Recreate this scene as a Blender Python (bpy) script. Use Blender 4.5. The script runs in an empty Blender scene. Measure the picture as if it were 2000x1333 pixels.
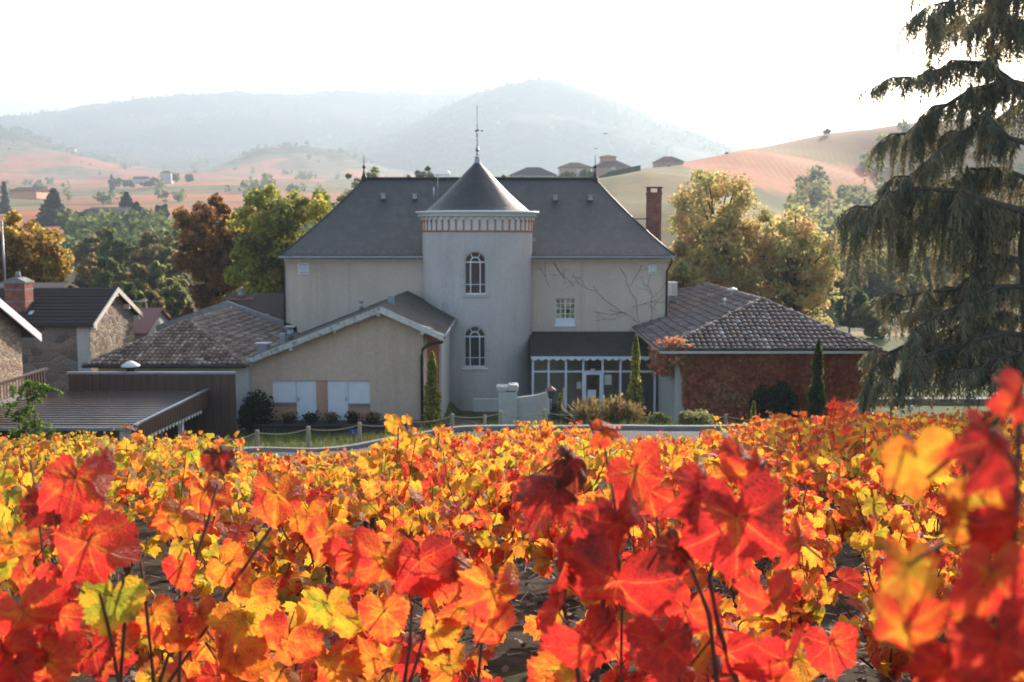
import bpy, math, random
import numpy as np
from mathutils import Vector, Matrix, Quaternion
R = math.radians
random.seed(7); rng = np.random.default_rng(11)
sc = bpy.context.scene
col = sc.collection

FULL = True
# ------------------------------------------------------------------ camera
CAMZ = 9.0; PITCH = R(6.2); F = 2000.0
cam_d = bpy.data.cameras.new('camera'); cam_d.sensor_width = 36; cam_d.lens = 36
cam_d.clip_start = 0.05; cam_d.clip_end = 20000
cam_d.dof.use_dof = True; cam_d.dof.focus_distance = 3.4; cam_d.dof.aperture_fstop = 7.0
cam = bpy.data.objects.new('camera', cam_d); col.objects.link(cam)
cam.location = (0, 0, CAMZ); cam.rotation_euler = (R(90) - PITCH, 0, 0)
sc.camera = cam
# ------------------------------------------------------------------ sky, sun, exposure
SUN_AZ, SUN_EL = R(25), R(21)
TOSUN = Vector((math.sin(SUN_AZ) * math.cos(SUN_EL), math.cos(SUN_AZ) * math.cos(SUN_EL), math.sin(SUN_EL)))
w = bpy.data.worlds.new('World'); sc.world = w; w.use_nodes = True
nt = w.node_tree; nt.nodes.clear()
sky = nt.nodes.new('ShaderNodeTexSky'); sky.sky_type = 'NISHITA'; sky.sun_disc = False
sky.sun_elevation = SUN_EL; sky.sun_rotation = SUN_AZ; sky.air_density = 1.0; sky.dust_density = 3.0; sky.ozone_density = 1.0
bg = nt.nodes.new('ShaderNodeBackground'); bg.inputs['Strength'].default_value = 0.15
wo = nt.nodes.new('ShaderNodeOutputWorld')
nt.links.new(sky.outputs[0], bg.inputs[0]); nt.links.new(bg.outputs[0], wo.inputs[0])
sun_d = bpy.data.lights.new('sun', 'SUN'); sun_d.energy = 5.0; sun_d.angle = R(0.5); sun_d.color = (1.0, 0.90, 0.76)
sun = bpy.data.objects.new('sun', sun_d); col.objects.link(sun)
sun.rotation_euler = (-TOSUN).to_track_quat('-Z', 'Y').to_euler(); sun.location = (20, 40, 40)
sc.view_settings.view_transform = 'Standard'; sc.view_settings.look = 'None'; sc.view_settings.gamma = 1
sc.view_settings.exposure = 1.22
sc.cycles.max_bounces = 8; sc.cycles.transparent_max_bounces = 6; sc.cycles.volume_bounces = 1
sc.cycles.transmission_bounces = 6; sc.cycles.diffuse_bounces = 3; sc.cycles.caustics_reflective = False
sc.cycles.volume_max_steps = 64; sc.cycles.sample_clamp_indirect = 6

# ------------------------------------------------------------------ helpers
CP, SP = math.cos(PITCH), math.sin(PITCH)
def W(px, py, Y):
    """point on the world plane y=Y that lies on the sight line of photo pixel px,py (used to measure the place)"""
    u = (px - 1000) / F; v = (666.5 - py) / F
    t = Y / (v * SP + CP)
    return Vector((u * t, Y, CAMZ + t * (v * CP - SP)))
def ZY(py, Y): return W(1000, py, Y).z
def XY(px, Y, py=600): return W(px, py, Y).x

def tag(o, label=None, cat=None, group=None, kind=None):
    if label: o['label'] = label
    if cat: o['category'] = cat
    if group: o['group'] = group
    if kind: o['kind'] = kind
    return o
def empty(name, loc, label, cat, group=None, rz=0):
    o = bpy.data.objects.new(name, None); col.objects.link(o)
    o.location = loc; o.rotation_euler = (0, 0, rz); o.empty_display_size = .3
    bpy.context.view_layer.update()
    return tag(o, label, cat, group)
def link(name, me, mat=None, parent=None):
    o = bpy.data.objects.new(name, me); col.objects.link(o)
    if mat is not None and not me.materials: me.materials.append(mat)
    if parent is not None:
        o.parent = parent
        o.matrix_parent_inverse = world_of(parent).inverted()
    return o
def world_of(o):
    m = Matrix.LocRotScale(o.location, o.rotation_euler.to_quaternion(), o.scale)
    return (world_of(o.parent) @ o.matrix_parent_inverse @ m) if o.parent else m

class MB:
    def __init__(s): s.v = []; s.f = []; s.t = []; s.sm = []
    def add(s, vs, fs, tint=0.5, smooth=False):
        b = len(s.v); s.v += [tuple(p) for p in vs]
        for f in fs: s.f.append([b + i for i in f]); s.t.append(tint); s.sm.append(smooth)
    def quad(s, a, b, c, d, tint=.5): s.add([a, b, c, d], [(0, 1, 2, 3)], tint)
    def poly(s, pts, tint=.5): s.add(pts, [tuple(range(len(pts)))], tint)
    def box(s, x0, x1, y0, y1, z0, z1, tint=.5):
        vs = [(x0,y0,z0),(x1,y0,z0),(x1,y1,z0),(x0,y1,z0),(x0,y0,z1),(x1,y0,z1),(x1,y1,z1),(x0,y1,z1)]
        s.add(vs, [(0,3,2,1),(4,5,6,7),(0,1,5,4),(1,2,6,5),(2,3,7,6),(3,0,4,7)], tint)
    def prism(s, pts, d, tint=.5):
        """closed outline pts (3D list) extruded by vector d"""
        n = len(pts); d = Vector(d); P = [Vector(p) for p in pts]; Q = [p + d for p in P]
        s.add(P + Q, [tuple(range(n)), tuple(range(2*n-1, n-1, -1))] + [(i, i+n, (i+1) % n + n, (i+1) % n) for i in range(n)], tint)
    def bar(s, a, b, wd, h=None, tint=.5, up=(0,0,1)):
        a = Vector(a); b = Vector(b); h = h or wd; d = (b - a).normalized(); up = Vector(up)
        if abs(d.dot(up)) > .98: up = Vector((0, 1, 0))
        sx = d.cross(up).normalized() * wd/2; sy = sx.cross(d).normalized() * h/2
        vs = [a-sx-sy, a+sx-sy, a+sx+sy, a-sx+sy, b-sx-sy, b+sx-sy, b+sx+sy, b-sx+sy]
        s.add(vs, [(0,1,2,3),(7,6,5,4),(0,4,5,1),(1,5,6,2),(2,6,7,3),(3,7,4,0)], tint)
    def tube(s, pts, r, n=8, tint=.5, cap=True, smooth=True):
        P = [Vector(p) for p in pts]; m = len(P)
        rr = r if isinstance(r, (list, tuple)) else [r] * m
        ref = Vector((0.13, 0.2, 1)).normalized(); vs = []
        for i in range(m):
            d = (P[min(i+1, m-1)] - P[max(i-1, 0)]).normalized()
            q = ref if abs(d.dot(ref)) < .95 else Vector((1, 0, 0))
            a = d.cross(q).normalized(); b = d.cross(a)
            for k in range(n):
                t = 2*math.pi*k/n; vs.append(P[i] + (a*math.cos(t) + b*math.sin(t)) * rr[i])
        fs = [(i*n+k, i*n+(k+1) % n, (i+1)*n+(k+1) % n, (i+1)*n+k) for i in range(m-1) for k in range(n)]
        if cap: fs += [tuple(range(n-1, -1, -1)), tuple(range((m-1)*n, m*n))]
        s.add(vs, fs, tint, smooth)
    def lathe(s, c, prof, n=32, tint=.5, a0=0, a1=2*math.pi, smooth=True):
        """prof: list of (r,z) from bottom to top, about the vertical through c"""
        full = abs(a1 - a0 - 2*math.pi) < 1e-6; m = n if full else n + 1; vs = []
        for r, z in prof:
            for k in range(m):
                t = a0 + (a1-a0)*k/n; vs.append((c[0]+r*math.cos(t), c[1]+r*math.sin(t), c[2]+z))
        fs = []
        for i in range(len(prof)-1):
            for k in range(n):
                k2 = (k+1) % m if full else k+1
                fs.append((i*m+k, i*m+k2, (i+1)*m+k2, (i+1)*m+k))
        s.add(vs, fs, tint, smooth)
    def ball(s, c, r, sx=1, sy=1, sz=1, n=10, tint=.5):
        prof = [(max(.001, r*math.sin(math.pi*i/8)), -r*math.cos(math.pi*i/8)*sz) for i in range(9)]
        s.lathe(c, prof, n, tint)
    def build(s, name, mat=None, parent=None):
        me = bpy.data.meshes.new(name); me.from_pydata(s.v, [], s.f)
        a = me.attributes.new('tint', 'FLOAT', 'FACE'); a.data.foreach_set('value', np.array(s.t, dtype=np.float32))
        me.polygons.foreach_set('use_smooth', s.sm); me.update()
        return link(name, me, mat, parent)
def fast_mesh(name, verts, nper, tint=None, extra=None, smooth=False):
    """verts (N*nper,3) unshared n-gons"""
    n = len(verts) // nper; me = bpy.data.meshes.new(name)
    me.vertices.add(len(verts)); me.vertices.foreach_set('co', np.asarray(verts, dtype=np.float32).ravel())
    me.loops.add(len(verts)); me.loops.foreach_set('vertex_index', np.arange(len(verts), dtype=np.int32))
    me.polygons.add(n); me.polygons.foreach_set('loop_start', np.arange(0, len(verts), nper, dtype=np.int32))
    if tint is not None:
        a = me.attributes.new('tint', 'FLOAT', 'FACE'); a.data.foreach_set('value', np.asarray(tint, dtype=np.float32))
    me.update(calc_edges=True)
    return me
def grid_mesh(name, V, tris, attrs=None, smooth=True):
    """shared-vertex triangle mesh from numpy"""
    me = bpy.data.meshes.new(name); me.vertices.add(len(V)); me.vertices.foreach_set('co', np.asarray(V, np.float32).ravel())
    T = np.asarray(tris, np.int32); k = T.shape[1]
    me.loops.add(T.size); me.loops.foreach_set('vertex_index', T.ravel())
    me.polygons.add(len(T)); me.polygons.foreach_set('loop_start', np.arange(0, T.size, k, dtype=np.int32))
    me.polygons.foreach_set('use_smooth', np.full(len(T), smooth))
    for nm, (ty, arr) in (attrs or {}).items():
        a = me.attributes.new(nm, ty, 'POINT')
        a.data.foreach_set('vector' if ty == 'FLOAT_VECTOR' else 'value', np.asarray(arr, np.float32).ravel())
    me.update(calc_edges=True)
    return me

# ------------------------------------------------------------------ materials
class NT:
    def __init__(s, name):
        s.m = bpy.data.materials.new(name); s.m.use_nodes = True; s.t = s.m.node_tree; s.t.nodes.clear()
        s.out = s.n('ShaderNodeOutputMaterial')
    def n(s, ty, **kw):
        nd = s.t.nodes.new(ty)
        for k, v in kw.items(): setattr(nd, k, v)
        return nd
    def l(s, a, b): s.t.links.new(a, b)
    def put(s, sock, v):
        if v is None: return
        if hasattr(v, 'node'): s.l(v, sock)
        else: sock.default_value = v if not (isinstance(v, tuple) and len(v) == 3 and sock.type == 'RGBA') else (*v, 1)
    def math(s, op, a, b=None, c=None, clamp=False):
        nd = s.n('ShaderNodeMath', operation=op, use_clamp=clamp); s.put(nd.inputs[0], a)
        if b is not None: s.put(nd.inputs[1], b)
        if c is not None: s.put(nd.inputs[2], c)
        return nd.outputs[0]
    def pos(s): return s.n('ShaderNodeNewGeometry').outputs['Position']
    def attr(s, name, out='Fac'): return s.n('ShaderNodeAttribute', attribute_name=name).outputs[out]
    def mapping(s, vec, scale=(1,1,1), rot=(0,0,0), loc=(0,0,0)):
        nd = s.n('ShaderNodeMapping'); s.l(vec, nd.inputs[0]); nd.inputs['Scale'].default_value = scale
        nd.inputs['Rotation'].default_value = rot; nd.inputs['Location'].default_value = loc; return nd.outputs[0]
    def noise(s, vec, scale, detail=4, rough=.55, dist=0):
        nd = s.n('ShaderNodeTexNoise'); s.l(vec, nd.inputs['Vector']); nd.inputs['Scale'].default_value = scale
        nd.inputs['Detail'].default_value = detail; nd.inputs['Roughness'].default_value = rough; nd.inputs['Distortion'].default_value = dist
        return nd.outputs['Fac']
    def vor(s, vec, scale, feature='F1', out='Distance', rnd=1):
        nd = s.n('ShaderNodeTexVoronoi', feature=feature); s.l(vec, nd.inputs['Vector']); nd.inputs['Scale'].default_value = scale
        nd.inputs['Randomness'].default_value = rnd
        return nd.outputs[out]
    def ramp(s, fac, stops, interp='LINEAR'):
        nd = s.n('ShaderNodeValToRGB'); s.l(fac, nd.inputs[0]); cr = nd.color_ramp; cr.interpolation = interp
        while len(cr.elements) < len(stops): cr.elements.new(.5)
        for e, (p, c) in zip(cr.elements, stops):
            e.position = p; e.color = (*c, 1) if isinstance(c, tuple) else (c, c, c, 1)
        return nd.outputs[0]
    def mix(s, fac, a, b, blend='MIX'):
        nd = s.n('ShaderNodeMix', data_type='RGBA', blend_type=blend)
        s.put(nd.inputs[0], fac); s.put(nd.inputs[6], a); s.put(nd.inputs[7], b); return nd.outputs[2]
    def bump(s, h, strength=.3, dist=.02):
        nd = s.n('ShaderNodeBump'); s.l(h, nd.inputs['Height']); nd.inputs['Strength'].default_value = strength
        nd.inputs['Distance'].default_value = dist; return nd.outputs[0]
    def bsdf(s, colr, rough=.8, spec=.3, metal=0, normal=None):
        nd = s.n('ShaderNodeBsdfPrincipled'); s.put(nd.inputs['Base Color'], colr); s.put(nd.inputs['Roughness'], rough)
        nd.inputs['Specular IOR Level'].default_value = spec; nd.inputs['Metallic'].default_value = metal
        if normal is not None: s.l(normal, nd.inputs['Normal'])
        return nd.outputs[0]
    def done(s, sh): s.l(sh, s.out.inputs[0]); return s.m

def m_simple(name, c, rough=.7, var=.15, sc_=3.0, bump=.15, spec=.3, metal=0):
    t = NT(name); p = t.pos(); nz = t.noise(p, sc_, 5)
    lo = tuple(x*(1-var) for x in c); hi = tuple(min(1, x*(1+var)) for x in c)
    cc = t.ramp(nz, [(.3, lo), (.7, hi)])
    return t.done(t.bsdf(cc, rough, spec, metal, t.bump(t.noise(p, sc_*12, 3), bump, .01)))
def m_plaster(name, c, stain=(.5,.45,.4)):
    t = NT(name); p = t.pos()
    big = t.noise(p, .35, 4, .6); streak = t.noise(t.mapping(p, (2.2, 2.2, .18)), 1.0, 5, .65); fine = t.noise(p, 9, 5, .6)
    cc = t.ramp(big, [(.3, tuple(x*.88 for x in c)), (.7, tuple(min(1, x*1.07) for x in c))])
    cc = t.mix(t.ramp(streak, [(.50, 0.0), (.78, .38)]), cc, tuple(c[i]*stain[i] for i in range(3)))
    cc = t.mix(.12, cc, t.ramp(fine, [(.3, .1), (.7, 1.0)]), 'OVERLAY')
    return t.done(t.bsdf(cc, .9, .15, 0, t.bump(fine, .35, .012)))
def m_slate():
    t = NT('slate'); p = t.pos()
    sep = t.n('ShaderNodeSeparateXYZ'); t.l(p, sep.inputs[0])
    u = t.math('ADD', sep.outputs[0], t.math('MULTIPLY', sep.outputs[1], .73)); cmb = t.n('ShaderNodeCombineXYZ')
    t.l(u, cmb.inputs[0]); t.l(t.math('MULTIPLY', sep.outputs[2], 1.0), cmb.inputs[1])
    br = t.n('ShaderNodeTexBrick'); t.l(cmb.outputs[0], br.inputs['Vector']); br.inputs['Scale'].default_value = 1
    br.inputs['Brick Width'].default_value = .24; br.inputs['Row Height'].default_value = .11; br.inputs['Mortar Size'].default_value = .008
    br.inputs['Color1'].default_value = (.030,.026,.027,1); br.inputs['Color2'].default_value = (.046,.040,.040,1); br.inputs['Mortar'].default_value = (.015,.015,.018,1)
    n1 = t.noise(p, .5, 5, .6); st = t.noise(t.mapping(p, (1.6, 1.2, .12)), 1.2, 5, .7); li = t.noise(p, 5, 5, .7)
    cc = t.mix(.6, br.outputs[0], t.ramp(n1, [(.3, (.024,.022,.023)), (.55, (.038,.031,.029)), (.75, (.058,.049,.043))]))
    cc = t.mix(t.ramp(st, [(.48, 0.0), (.72, .75)]), cc, (.085, .072, .064))
    cc = t.mix(t.ramp(li, [(.62, 0.0), (.74, .45)]), cc, (.09,.09,.075))
    return t.done(t.bsdf(cc, .5, .5, 0, t.bump(br.outputs['Fac'], .5, -.012)))
def m_tint(name, stops, rough=.85, spec=.2, nscale=14, namt=.35, moss=None):
    t = NT(name); p = t.pos(); f = t.attr('tint'); nz = t.noise(p, nscale, 4)
    f = t.math('ADD', f, t.math('MULTIPLY', t.math('SUBTRACT', nz, .5), namt))
    cc = t.ramp(f, stops)
    if moss: cc = t.mix(t.ramp(t.noise(p, moss[1], 6, .7), [(.52, 0.0), (.68, moss[2])]), cc, moss[0])
    return t.done(t.bsdf(cc, rough, spec, 0, t.bump(nz, .3, .01)))
def m_leafy(name, stops, trans=.45, nscale=.5, namt=.5, spec=.25):
    """foliage: colour by the leaf's own tint and by clumps that turned earlier or later"""
    t = NT(name); p = t.n('ShaderNodeTexCoord').outputs['Object']; f = t.attr('tint')
    nz = t.noise(p, nscale, 3)
    f = t.math('ADD', f, t.math('MULTIPLY', t.math('SUBTRACT', nz, .5), namt), clamp=True)
    cc = t.ramp(f, stops)
    d = t.bsdf(cc, .55, spec); tr = t.n('ShaderNodeBsdfTranslucent'); t.l(cc, tr.inputs[0])
    mx = t.n('ShaderNodeMixShader'); mx.inputs[0].default_value = trans; t.l(d, mx.inputs[1]); t.l(tr.outputs[0], mx.inputs[2])
    return t.done(mx.outputs[0])
def m_stone(name, scale=3.2, cols=((.16,.115,.085),(.30,.22,.16),(.40,.32,.24),(.22,.2,.19)), mortar=(.38,.31,.24)):
    t = NT(name); p = t.pos(); q = t.mapping(p, (1, 1, 1.7))
    cid = t.vor(q, scale, 'F1', 'Color', .85); ed = t.vor(q, scale, 'DISTANCE_TO_EDGE', 'Distance', .85)
    sp = t.n('ShaderNodeSeparateColor'); t.l(cid, sp.inputs[0])
    cc = t.ramp(sp.outputs[0], [(0, cols[0]), (.4, cols[1]), (.7, cols[2]), (1, cols[3])])
    cc = t.mix(.35, cc, t.ramp(t.noise(p, 12, 5), [(.3, .2), (.7, .9)]), 'OVERLAY')
    f = t.ramp(ed, [(.02, 1.0), (.07, 0.0)]); cc = t.mix(f, cc, mortar)
    return t.done(t.bsdf(cc, .95, .15, 0, t.bump(t.ramp(ed, [(0, 0.0), (.12, 1.0)]), .8, .04)))
def m_brick(name='red_brick'):
    t = NT(name); p = t.pos(); sep = t.n('ShaderNodeSeparateXYZ'); t.l(p, sep.inputs[0]); cmb = t.n('ShaderNodeCombineXYZ')
    t.l(t.math('ADD', sep.outputs[0], sep.outputs[1]), cmb.inputs[0]); t.l(sep.outputs[2], cmb.inputs[1])
    br = t.n('ShaderNodeTexBrick'); t.l(cmb.outputs[0], br.inputs['Vector']); br.inputs['Scale'].default_value = 1
    br.inputs['Brick Width'].default_value = .22; br.inputs['Row Height'].default_value = .075; br.inputs['Mortar Size'].default_value = .007
    br.inputs['Color1'].default_value = (.26,.075,.05,1); br.inputs['Color2'].default_value = (.34,.12,.08,1); br.inputs['Mortar'].default_value = (.3,.22,.18,1)
    cc = t.mix(.4, br.outputs[0], t.ramp(t.noise(p, 4, 5), [(.3, .15), (.7, .8)]), 'OVERLAY')
    return t.done(t.bsdf(cc, .9, .15, 0, t.bump(br.outputs['Fac'], .5, -.01)))
def m_glass(name, c=(.03,.035,.04)):
    t = NT(name); p = t.pos()
    return t.done(t.bsdf(t.ramp(t.noise(p, .9, 3), [(.35, c), (.7, tuple(x*2.2 for x in c))]), .06, .8))
M = {}
M['plaster'] = m_plaster('cream_plaster', (.66,.53,.42)); M['tower'] = m_plaster('tower_plaster', (.60,.535,.49))
M['annex'] = m_plaster('beige_plaster', (.62,.455,.335)); M['pale'] = m_plaster('pale_plaster', (.55,.52,.48))
M['orange'] = m_plaster('orange_plaster', (.52,.2,.115)); M['white'] = m_simple('white_paint', (.80,.80,.80), .5, .04)
M['cream'] = m_simple('cream_paint', (.62,.56,.48), .6, .1); M['slate'] = m_slate(); M['band'] = m_simple('band_render', (.72,.69,.66), .8, .06)
M['oldwhite'] = m_tint('peeling_white_paint', [(.25,(.2,.17,.14)),(.45,(.5,.46,.41)),(.8,(.68,.65,.6))], .8, .2, 7, 1.2)
M['zinc'] = m_simple('zinc', (.32,.33,.36), .4, .15, 2, .1, .5, .5); M['dark'] = m_simple('dark_metal', (.035,.03,.03), .5, .2)
M['brown'] = m_simple('brown_sheet_metal', (.105,.062,.048), .42, .12, 1.2, .05, .5)
M['brownroof'] = m_simple('brown_roof_sheet', (.13,.095,.085), .22, .1, 1.0, .02, .8, .3)
M['brick'] = m_brick(); M['glass'] = m_glass('window_glass'); M['darkwood'] = m_simple('dark_timber', (.06,.05,.045), .8, .3, 3)
M['wood'] = m_simple('grey_timber', (.34,.27,.2), .85, .25, 6); M['rope'] = m_simple('rope', (.42,.34,.22), .9, .2, 30)
M['stone'] = m_stone('rubble_stone', 3.0); M['ashlar'] = m_stone('rough_ashlar', 1.7, ((.13,.10,.09),(.24,.15,.11),(.22,.19,.18),(.3,.2,.15)), (.30,.21,.16))
M['kerb'] = m_simple('kerb_concrete', (.27,.255,.24), .9, .2, 4); M['asphalt'] = m_simple('asphalt', (.075,.073,.075), .9, .2, 8, .4)
M['tile'] = m_tint('lichen_clay_tile', [(0,(.06,.05,.045)),(.35,(.15,.105,.08)),(.6,(.24,.17,.13)),(.85,(.34,.29,.25)),(1,(.5,.47,.44))], .9, .15, 16, .4, ((.09,.09,.06), 1.1, .5))
M['tilered'] = m_tint('weathered_red_tile', [(0,(.06,.05,.048)),(.35,(.13,.095,.085)),(.65,(.20,.15,.135)),(.9,(.30,.27,.26)),(1,(.50,.5,.5))], .9, .15, 16, .4, ((.15,.15,.13), .9, .7))
M['darktile'] = m_tint('dark_brown_tile', [(0,(.025,.02,.02)),(.5,(.05,.036,.032)),(1,(.085,.06,.05))], .8, .25, 12, .4)
M['pinktile'] = m_tint('pink_tile', [(0,(.2,.09,.08)),(1,(.34,.17,.15))], .9, .2, 6, .4)
M['bark'] = m_simple('bark', (.10,.075,.055), .95, .35, 6, .6); M['cane'] = m_simple('vine_cane', (.16,.075,.05), .8, .3, 20, .3)
# ================================================================== ground
def interp(tbl, x): return np.interp(x, [a for a, b in tbl], [b for a, b in tbl])
PROF = [(-200,12),(-40,11),(-5,8.6),(0,7.75),(2,7.42),(3,7.22),(5,6.84),(7,6.46),(10,5.92),(15,4.9),(20,3.92),(24,3.2),(30,3.0),(34,2.4),(37,1.6),(40,.9),(44,.55),(50,.15),(60,-.2),(90,-.4)]
RINGS = [
 (70,[(-1000,720),(3000,720)]),
 (110,[(-1000,640),(1000,640),(3000,620)]),
 (160,[(-1000,585),(900,580),(1200,560),(1700,560),(3000,560)]),
 (220,[(-1000,520),(400,515),(900,480),(1100,430),(1200,400),(1350,400),(1500,450),(1700,520),(3000,520)]),
 (280,[(-1000,465),(400,460),(800,440),(1000,380),(1170,352),(1260,337),(1340,345),(1450,400),(1600,450),(1800,480),(3000,500)]),
 (360,[(-1000,436),(0,432),(400,425),(800,400),(950,352),(1000,345),(1180,343),(1240,337),(1330,326),(1440,340),(1600,385),(1700,430),(3000,440)]),
 (450,[(-1000,422),(0,415),(400,405),(800,395),(1000,362),(1200,345),(1330,321),(1440,300),(1500,305),(1650,340),(1750,370),(2000,400),(3000,400)]),
 (560,[(-1000,412),(0,405),(400,398),(800,390),(1000,385),(1300,335),(1440,299),(1500,289),(1600,266),(1750,247),(1860,236),(2000,232),(3000,220)]),
 (700,[(-1000,400),(0,394),(400,386),(800,385),(1000,400),(1400,350),(1600,300),(1800,270),(3000,260)]),
 (900,[(-1000,390),(0,383),(400,365),(560,360),(800,375),(1000,400),(1400,400),(3000,400)]),
 (1200,[(-1000,370),(0,368),(200,360),(400,352),(600,352),(800,365),(1000,400),(3000,400)]),
 (1500,[(-1000,340),(0,335),(150,342),(300,347),(450,345),(700,352),(900,370),(3000,400)]),
 (1850,[(-1000,290),(0,300),(140,302),(250,330),(330,339),(430,333),(520,298),(600,290),(680,303),(760,335),(900,360),(3000,380)]),
 (2250,[(-1000,250),(0,250),(60,262),(150,305),(300,335),(500,335),(700,335),(900,350),(3000,370)]),
 (2600,[(-1000,290),(0,295),(300,320),(560,322),(690,296),(800,272),(1000,235),(1200,252),(1440,322),(3000,340)]),
 (3000,[(-1000,290),(0,290),(500,300),(690,290),(800,258),(900,207),(950,184),(1000,167),(1050,160),(1100,168),(1150,185),(1250,225),(1350,262),(1440,298),(1600,340),(3000,340)]),
 (3400,[(-1000,250),(0,255),(300,240),(500,230),(800,235),(1000,220),(1440,330),(3000,340)]),
 (3900,[(-1000,240),(0,232),(60,228),(150,215),(300,192),(480,182),(600,190),(700,183),(800,183),(900,188),(1000,195),(1200,260),(1440,330),(3000,340)]),
 (4600,[(-1000,330),(1000,330),(3000,360)]), (9000,[(-1000,420),(3000,420)])]
_RY = np.array([r[0] for r in RINGS], float)
def hash_noise(x, y, s, seed=0):
    """smooth value noise"""
    x = x/s; y = y/s; xi = np.floor(x); yi = np.floor(y); fx = x-xi; fy = y-yi
    fx = fx*fx*(3-2*fx); fy = fy*fy*(3-2*fy)
    def h(a, b):
        v = np.sin(a*127.1 + b*311.7 + seed*74.7)*43758.5453; return v - np.floor(v)
    return (h(xi,yi)*(1-fx)+h(xi+1,yi)*fx)*(1-fy) + (h(xi,yi+1)*(1-fx)+h(xi+1,yi+1)*fx)*fy
def near_h(x, y):
    z = interp(PROF, y)
    k = np.clip((y-4)/10, 0, 1)*np.clip((27-y)/4, 0, 1)
    z = z + k*np.clip(x, -14, 14)*.028
    z = z + np.clip((26-y)/4, 0, 1)*np.clip((y-12)/8, 0, 1)*np.clip((x-2)/4, 0, 1)*.45       # fuller shoulder of the field on the right
    lo = np.clip((-9.2-x)/1.5, 0, 1)*np.clip((y-27)/3, 0, 1)*np.clip((60-y)/10, 0, 1)            # yard of the canopy lies lower
    z = z*(1-lo) + lo*np.minimum(z, .9-.0*x)
    an = np.clip((x+11.5)/.6, 0, 1)*np.clip((-2.6-x)/.6, 0, 1)*np.clip((y-38.5)/1, 0, 1)*np.clip((52-y)/2, 0, 1)
    z = z*(1-an) + an*.95
    z = z - .5*np.clip((-1.5-x)/4, 0, 1)*np.clip((y-26.5)/2.5, 0, 1)*np.clip((39-y)/3, 0, 1)
    z = z + .05*(hash_noise(x, y, 1.7)-.5) + .03*(hash_noise(x, y, .45, 3)-.5)*np.clip((30-y)/5, 0, 1)
    return z
def far_h(x, y):
    r = np.hypot(x, y); D = np.maximum(np.maximum(y, r*.6), 1.0); px = 1000 + 2000*np.clip(x/D, -1, 1)
    zs = np.array([CAMZ + Y*(449.3-np.interp(px, [a for a, b in t], [b for a, b in t]))/2000 for Y, t in RINGS])
    i = np.clip(np.searchsorted(_RY, D)-1, 0, len(_RY)-2); f = np.clip((D-_RY[i])/(_RY[i+1]-_RY[i]), 0, 1)
    f = f*.55 + .45*f*f*(3-2*f)
    idx = np.arange(len(D)); z = zs[i, idx]*(1-f) + zs[i+1, idx]*f
    n = (hash_noise(x, y, 160, 1)-.5)*6 + (hash_noise(x, y, 60, 2)-.5)*3 + (hash_noise(x, y, 22, 5)-.5)*2.4 + (hash_noise(x,y,11,8)-.5)*2.5
    amp = np.interp(D, [90, 300, 700, 2200, 3500], [.05, .12, .22, 1.7, 3.6]); z = z + n*amp
    back = np.clip(-y/200, 0, 1); return z*(1-back) + 10*back
def H(x, y):
    x = np.atleast_1d(np.asarray(x, float)); y = np.atleast_1d(np.asarray(y, float))
    f = np.clip((np.maximum(y, np.hypot(x, y)*.6)-58)/22, 0, 1)
    return near_h(x, y)*(1-f) + far_h(x, y)*f
def Hs(x, y): return float(H([x], [y])[0])

az = np.concatenate([np.linspace(-180, -42, 40)[:-1], np.linspace(-42, 42, 420), np.linspace(42, 180, 40)[1:-1]])
rr = [0.35]
while rr[-1] < 9000: rr.append(rr[-1]*(1.035 if rr[-1] < 60 else (1.022 if rr[-1] < 2400 else 1.014)))
rr = np.array(rr); A, RR = np.meshgrid(np.radians(az), rr); X = (RR*np.sin(A)).ravel(); Yv = (RR*np.cos(A)).ravel()
Zv = H(X, Yv); na, nr = len(az), len(rr)
i, j = np.meshgrid(np.arange(nr-1), np.arange(na)); j2 = (j+1) % na
T = np.stack([i*na+j, i*na+j2, (i+1)*na+j2, (i+1)*na+j], -1).reshape(-1, 4)[:, ::-1]
cen = len(X); X = np.append(X, 0); Yv = np.append(Yv, 0); Zv = np.append(Zv, Hs(0, 0))
# land cover: what grows where
D = np.maximum(Yv, 1); PX = 1000 + 2000*np.clip(X/D, -2, 2)
vine = np.zeros(len(X)); forest = np.zeros(len(X)); lawn = np.zeros(len(X))
def fld(a0, a1, y0, y1, v=1.0):
    m = (PX > a0) & (PX < a1) & (D > y0) & (D < y1); vine[m] = v
cell = hash_noise(X, D, 130, 21)
fld(-900, 980, 270, 345); fld(-900, 900, 372, 440); fld(-200, 800, 470, 530, .9); fld(90, 900, 600, 760)
fld(-500, 640, 900, 1120); fld(-300, 900, 1250, 1460); fld(-300, 330, 1500, 1830); fld(430, 760, 1300, 1700)
m = (D > 1460) & (D < 1830) & (cell < .38); vine[m] = 0
m = (PX > 1330) & (PX < 1960) & (D > 330) & (D < 545); vine[m] = 1
m = (PX > 1470) & (D > 470) & (D < 700); vine[m] = .42
m = (PX > 1560) & (PX < 1720) & (D > 330) & (D < 420); vine[m] = 1
forest[(D > 2050)] = 1
m = (D > 1750) & (D < 2100) & (PX > 480) & (PX < 720); forest[m] = .8
forest[(D > 110) & (D < 235) & (PX < 900)] = .9; forest[(D > 100) & (D < 300) & (PX > 1560)] = .9
forest[(D > 2100) & (hash_noise(X, D, 420, 30) > .78)] = .25
lawn[(D < 95) & (D > 28)] = 1
track = np.zeros(len(X))
V = np.stack([X, Yv, Zv], 1)
Tq = T.tolist()
me = bpy.data.meshes.new('ground')
tri = [(cen, (j_+1) % na, j_) for j_ in range(na)]
me.from_pydata(V.tolist(), [], Tq + tri)
for nm, arr in (('vine', vine), ('forest', forest), ('lawn', lawn)):
    a = me.attributes.new(nm, 'FLOAT', 'POINT'); a.data.foreach_set('value', arr.astype(np.float32))
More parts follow.
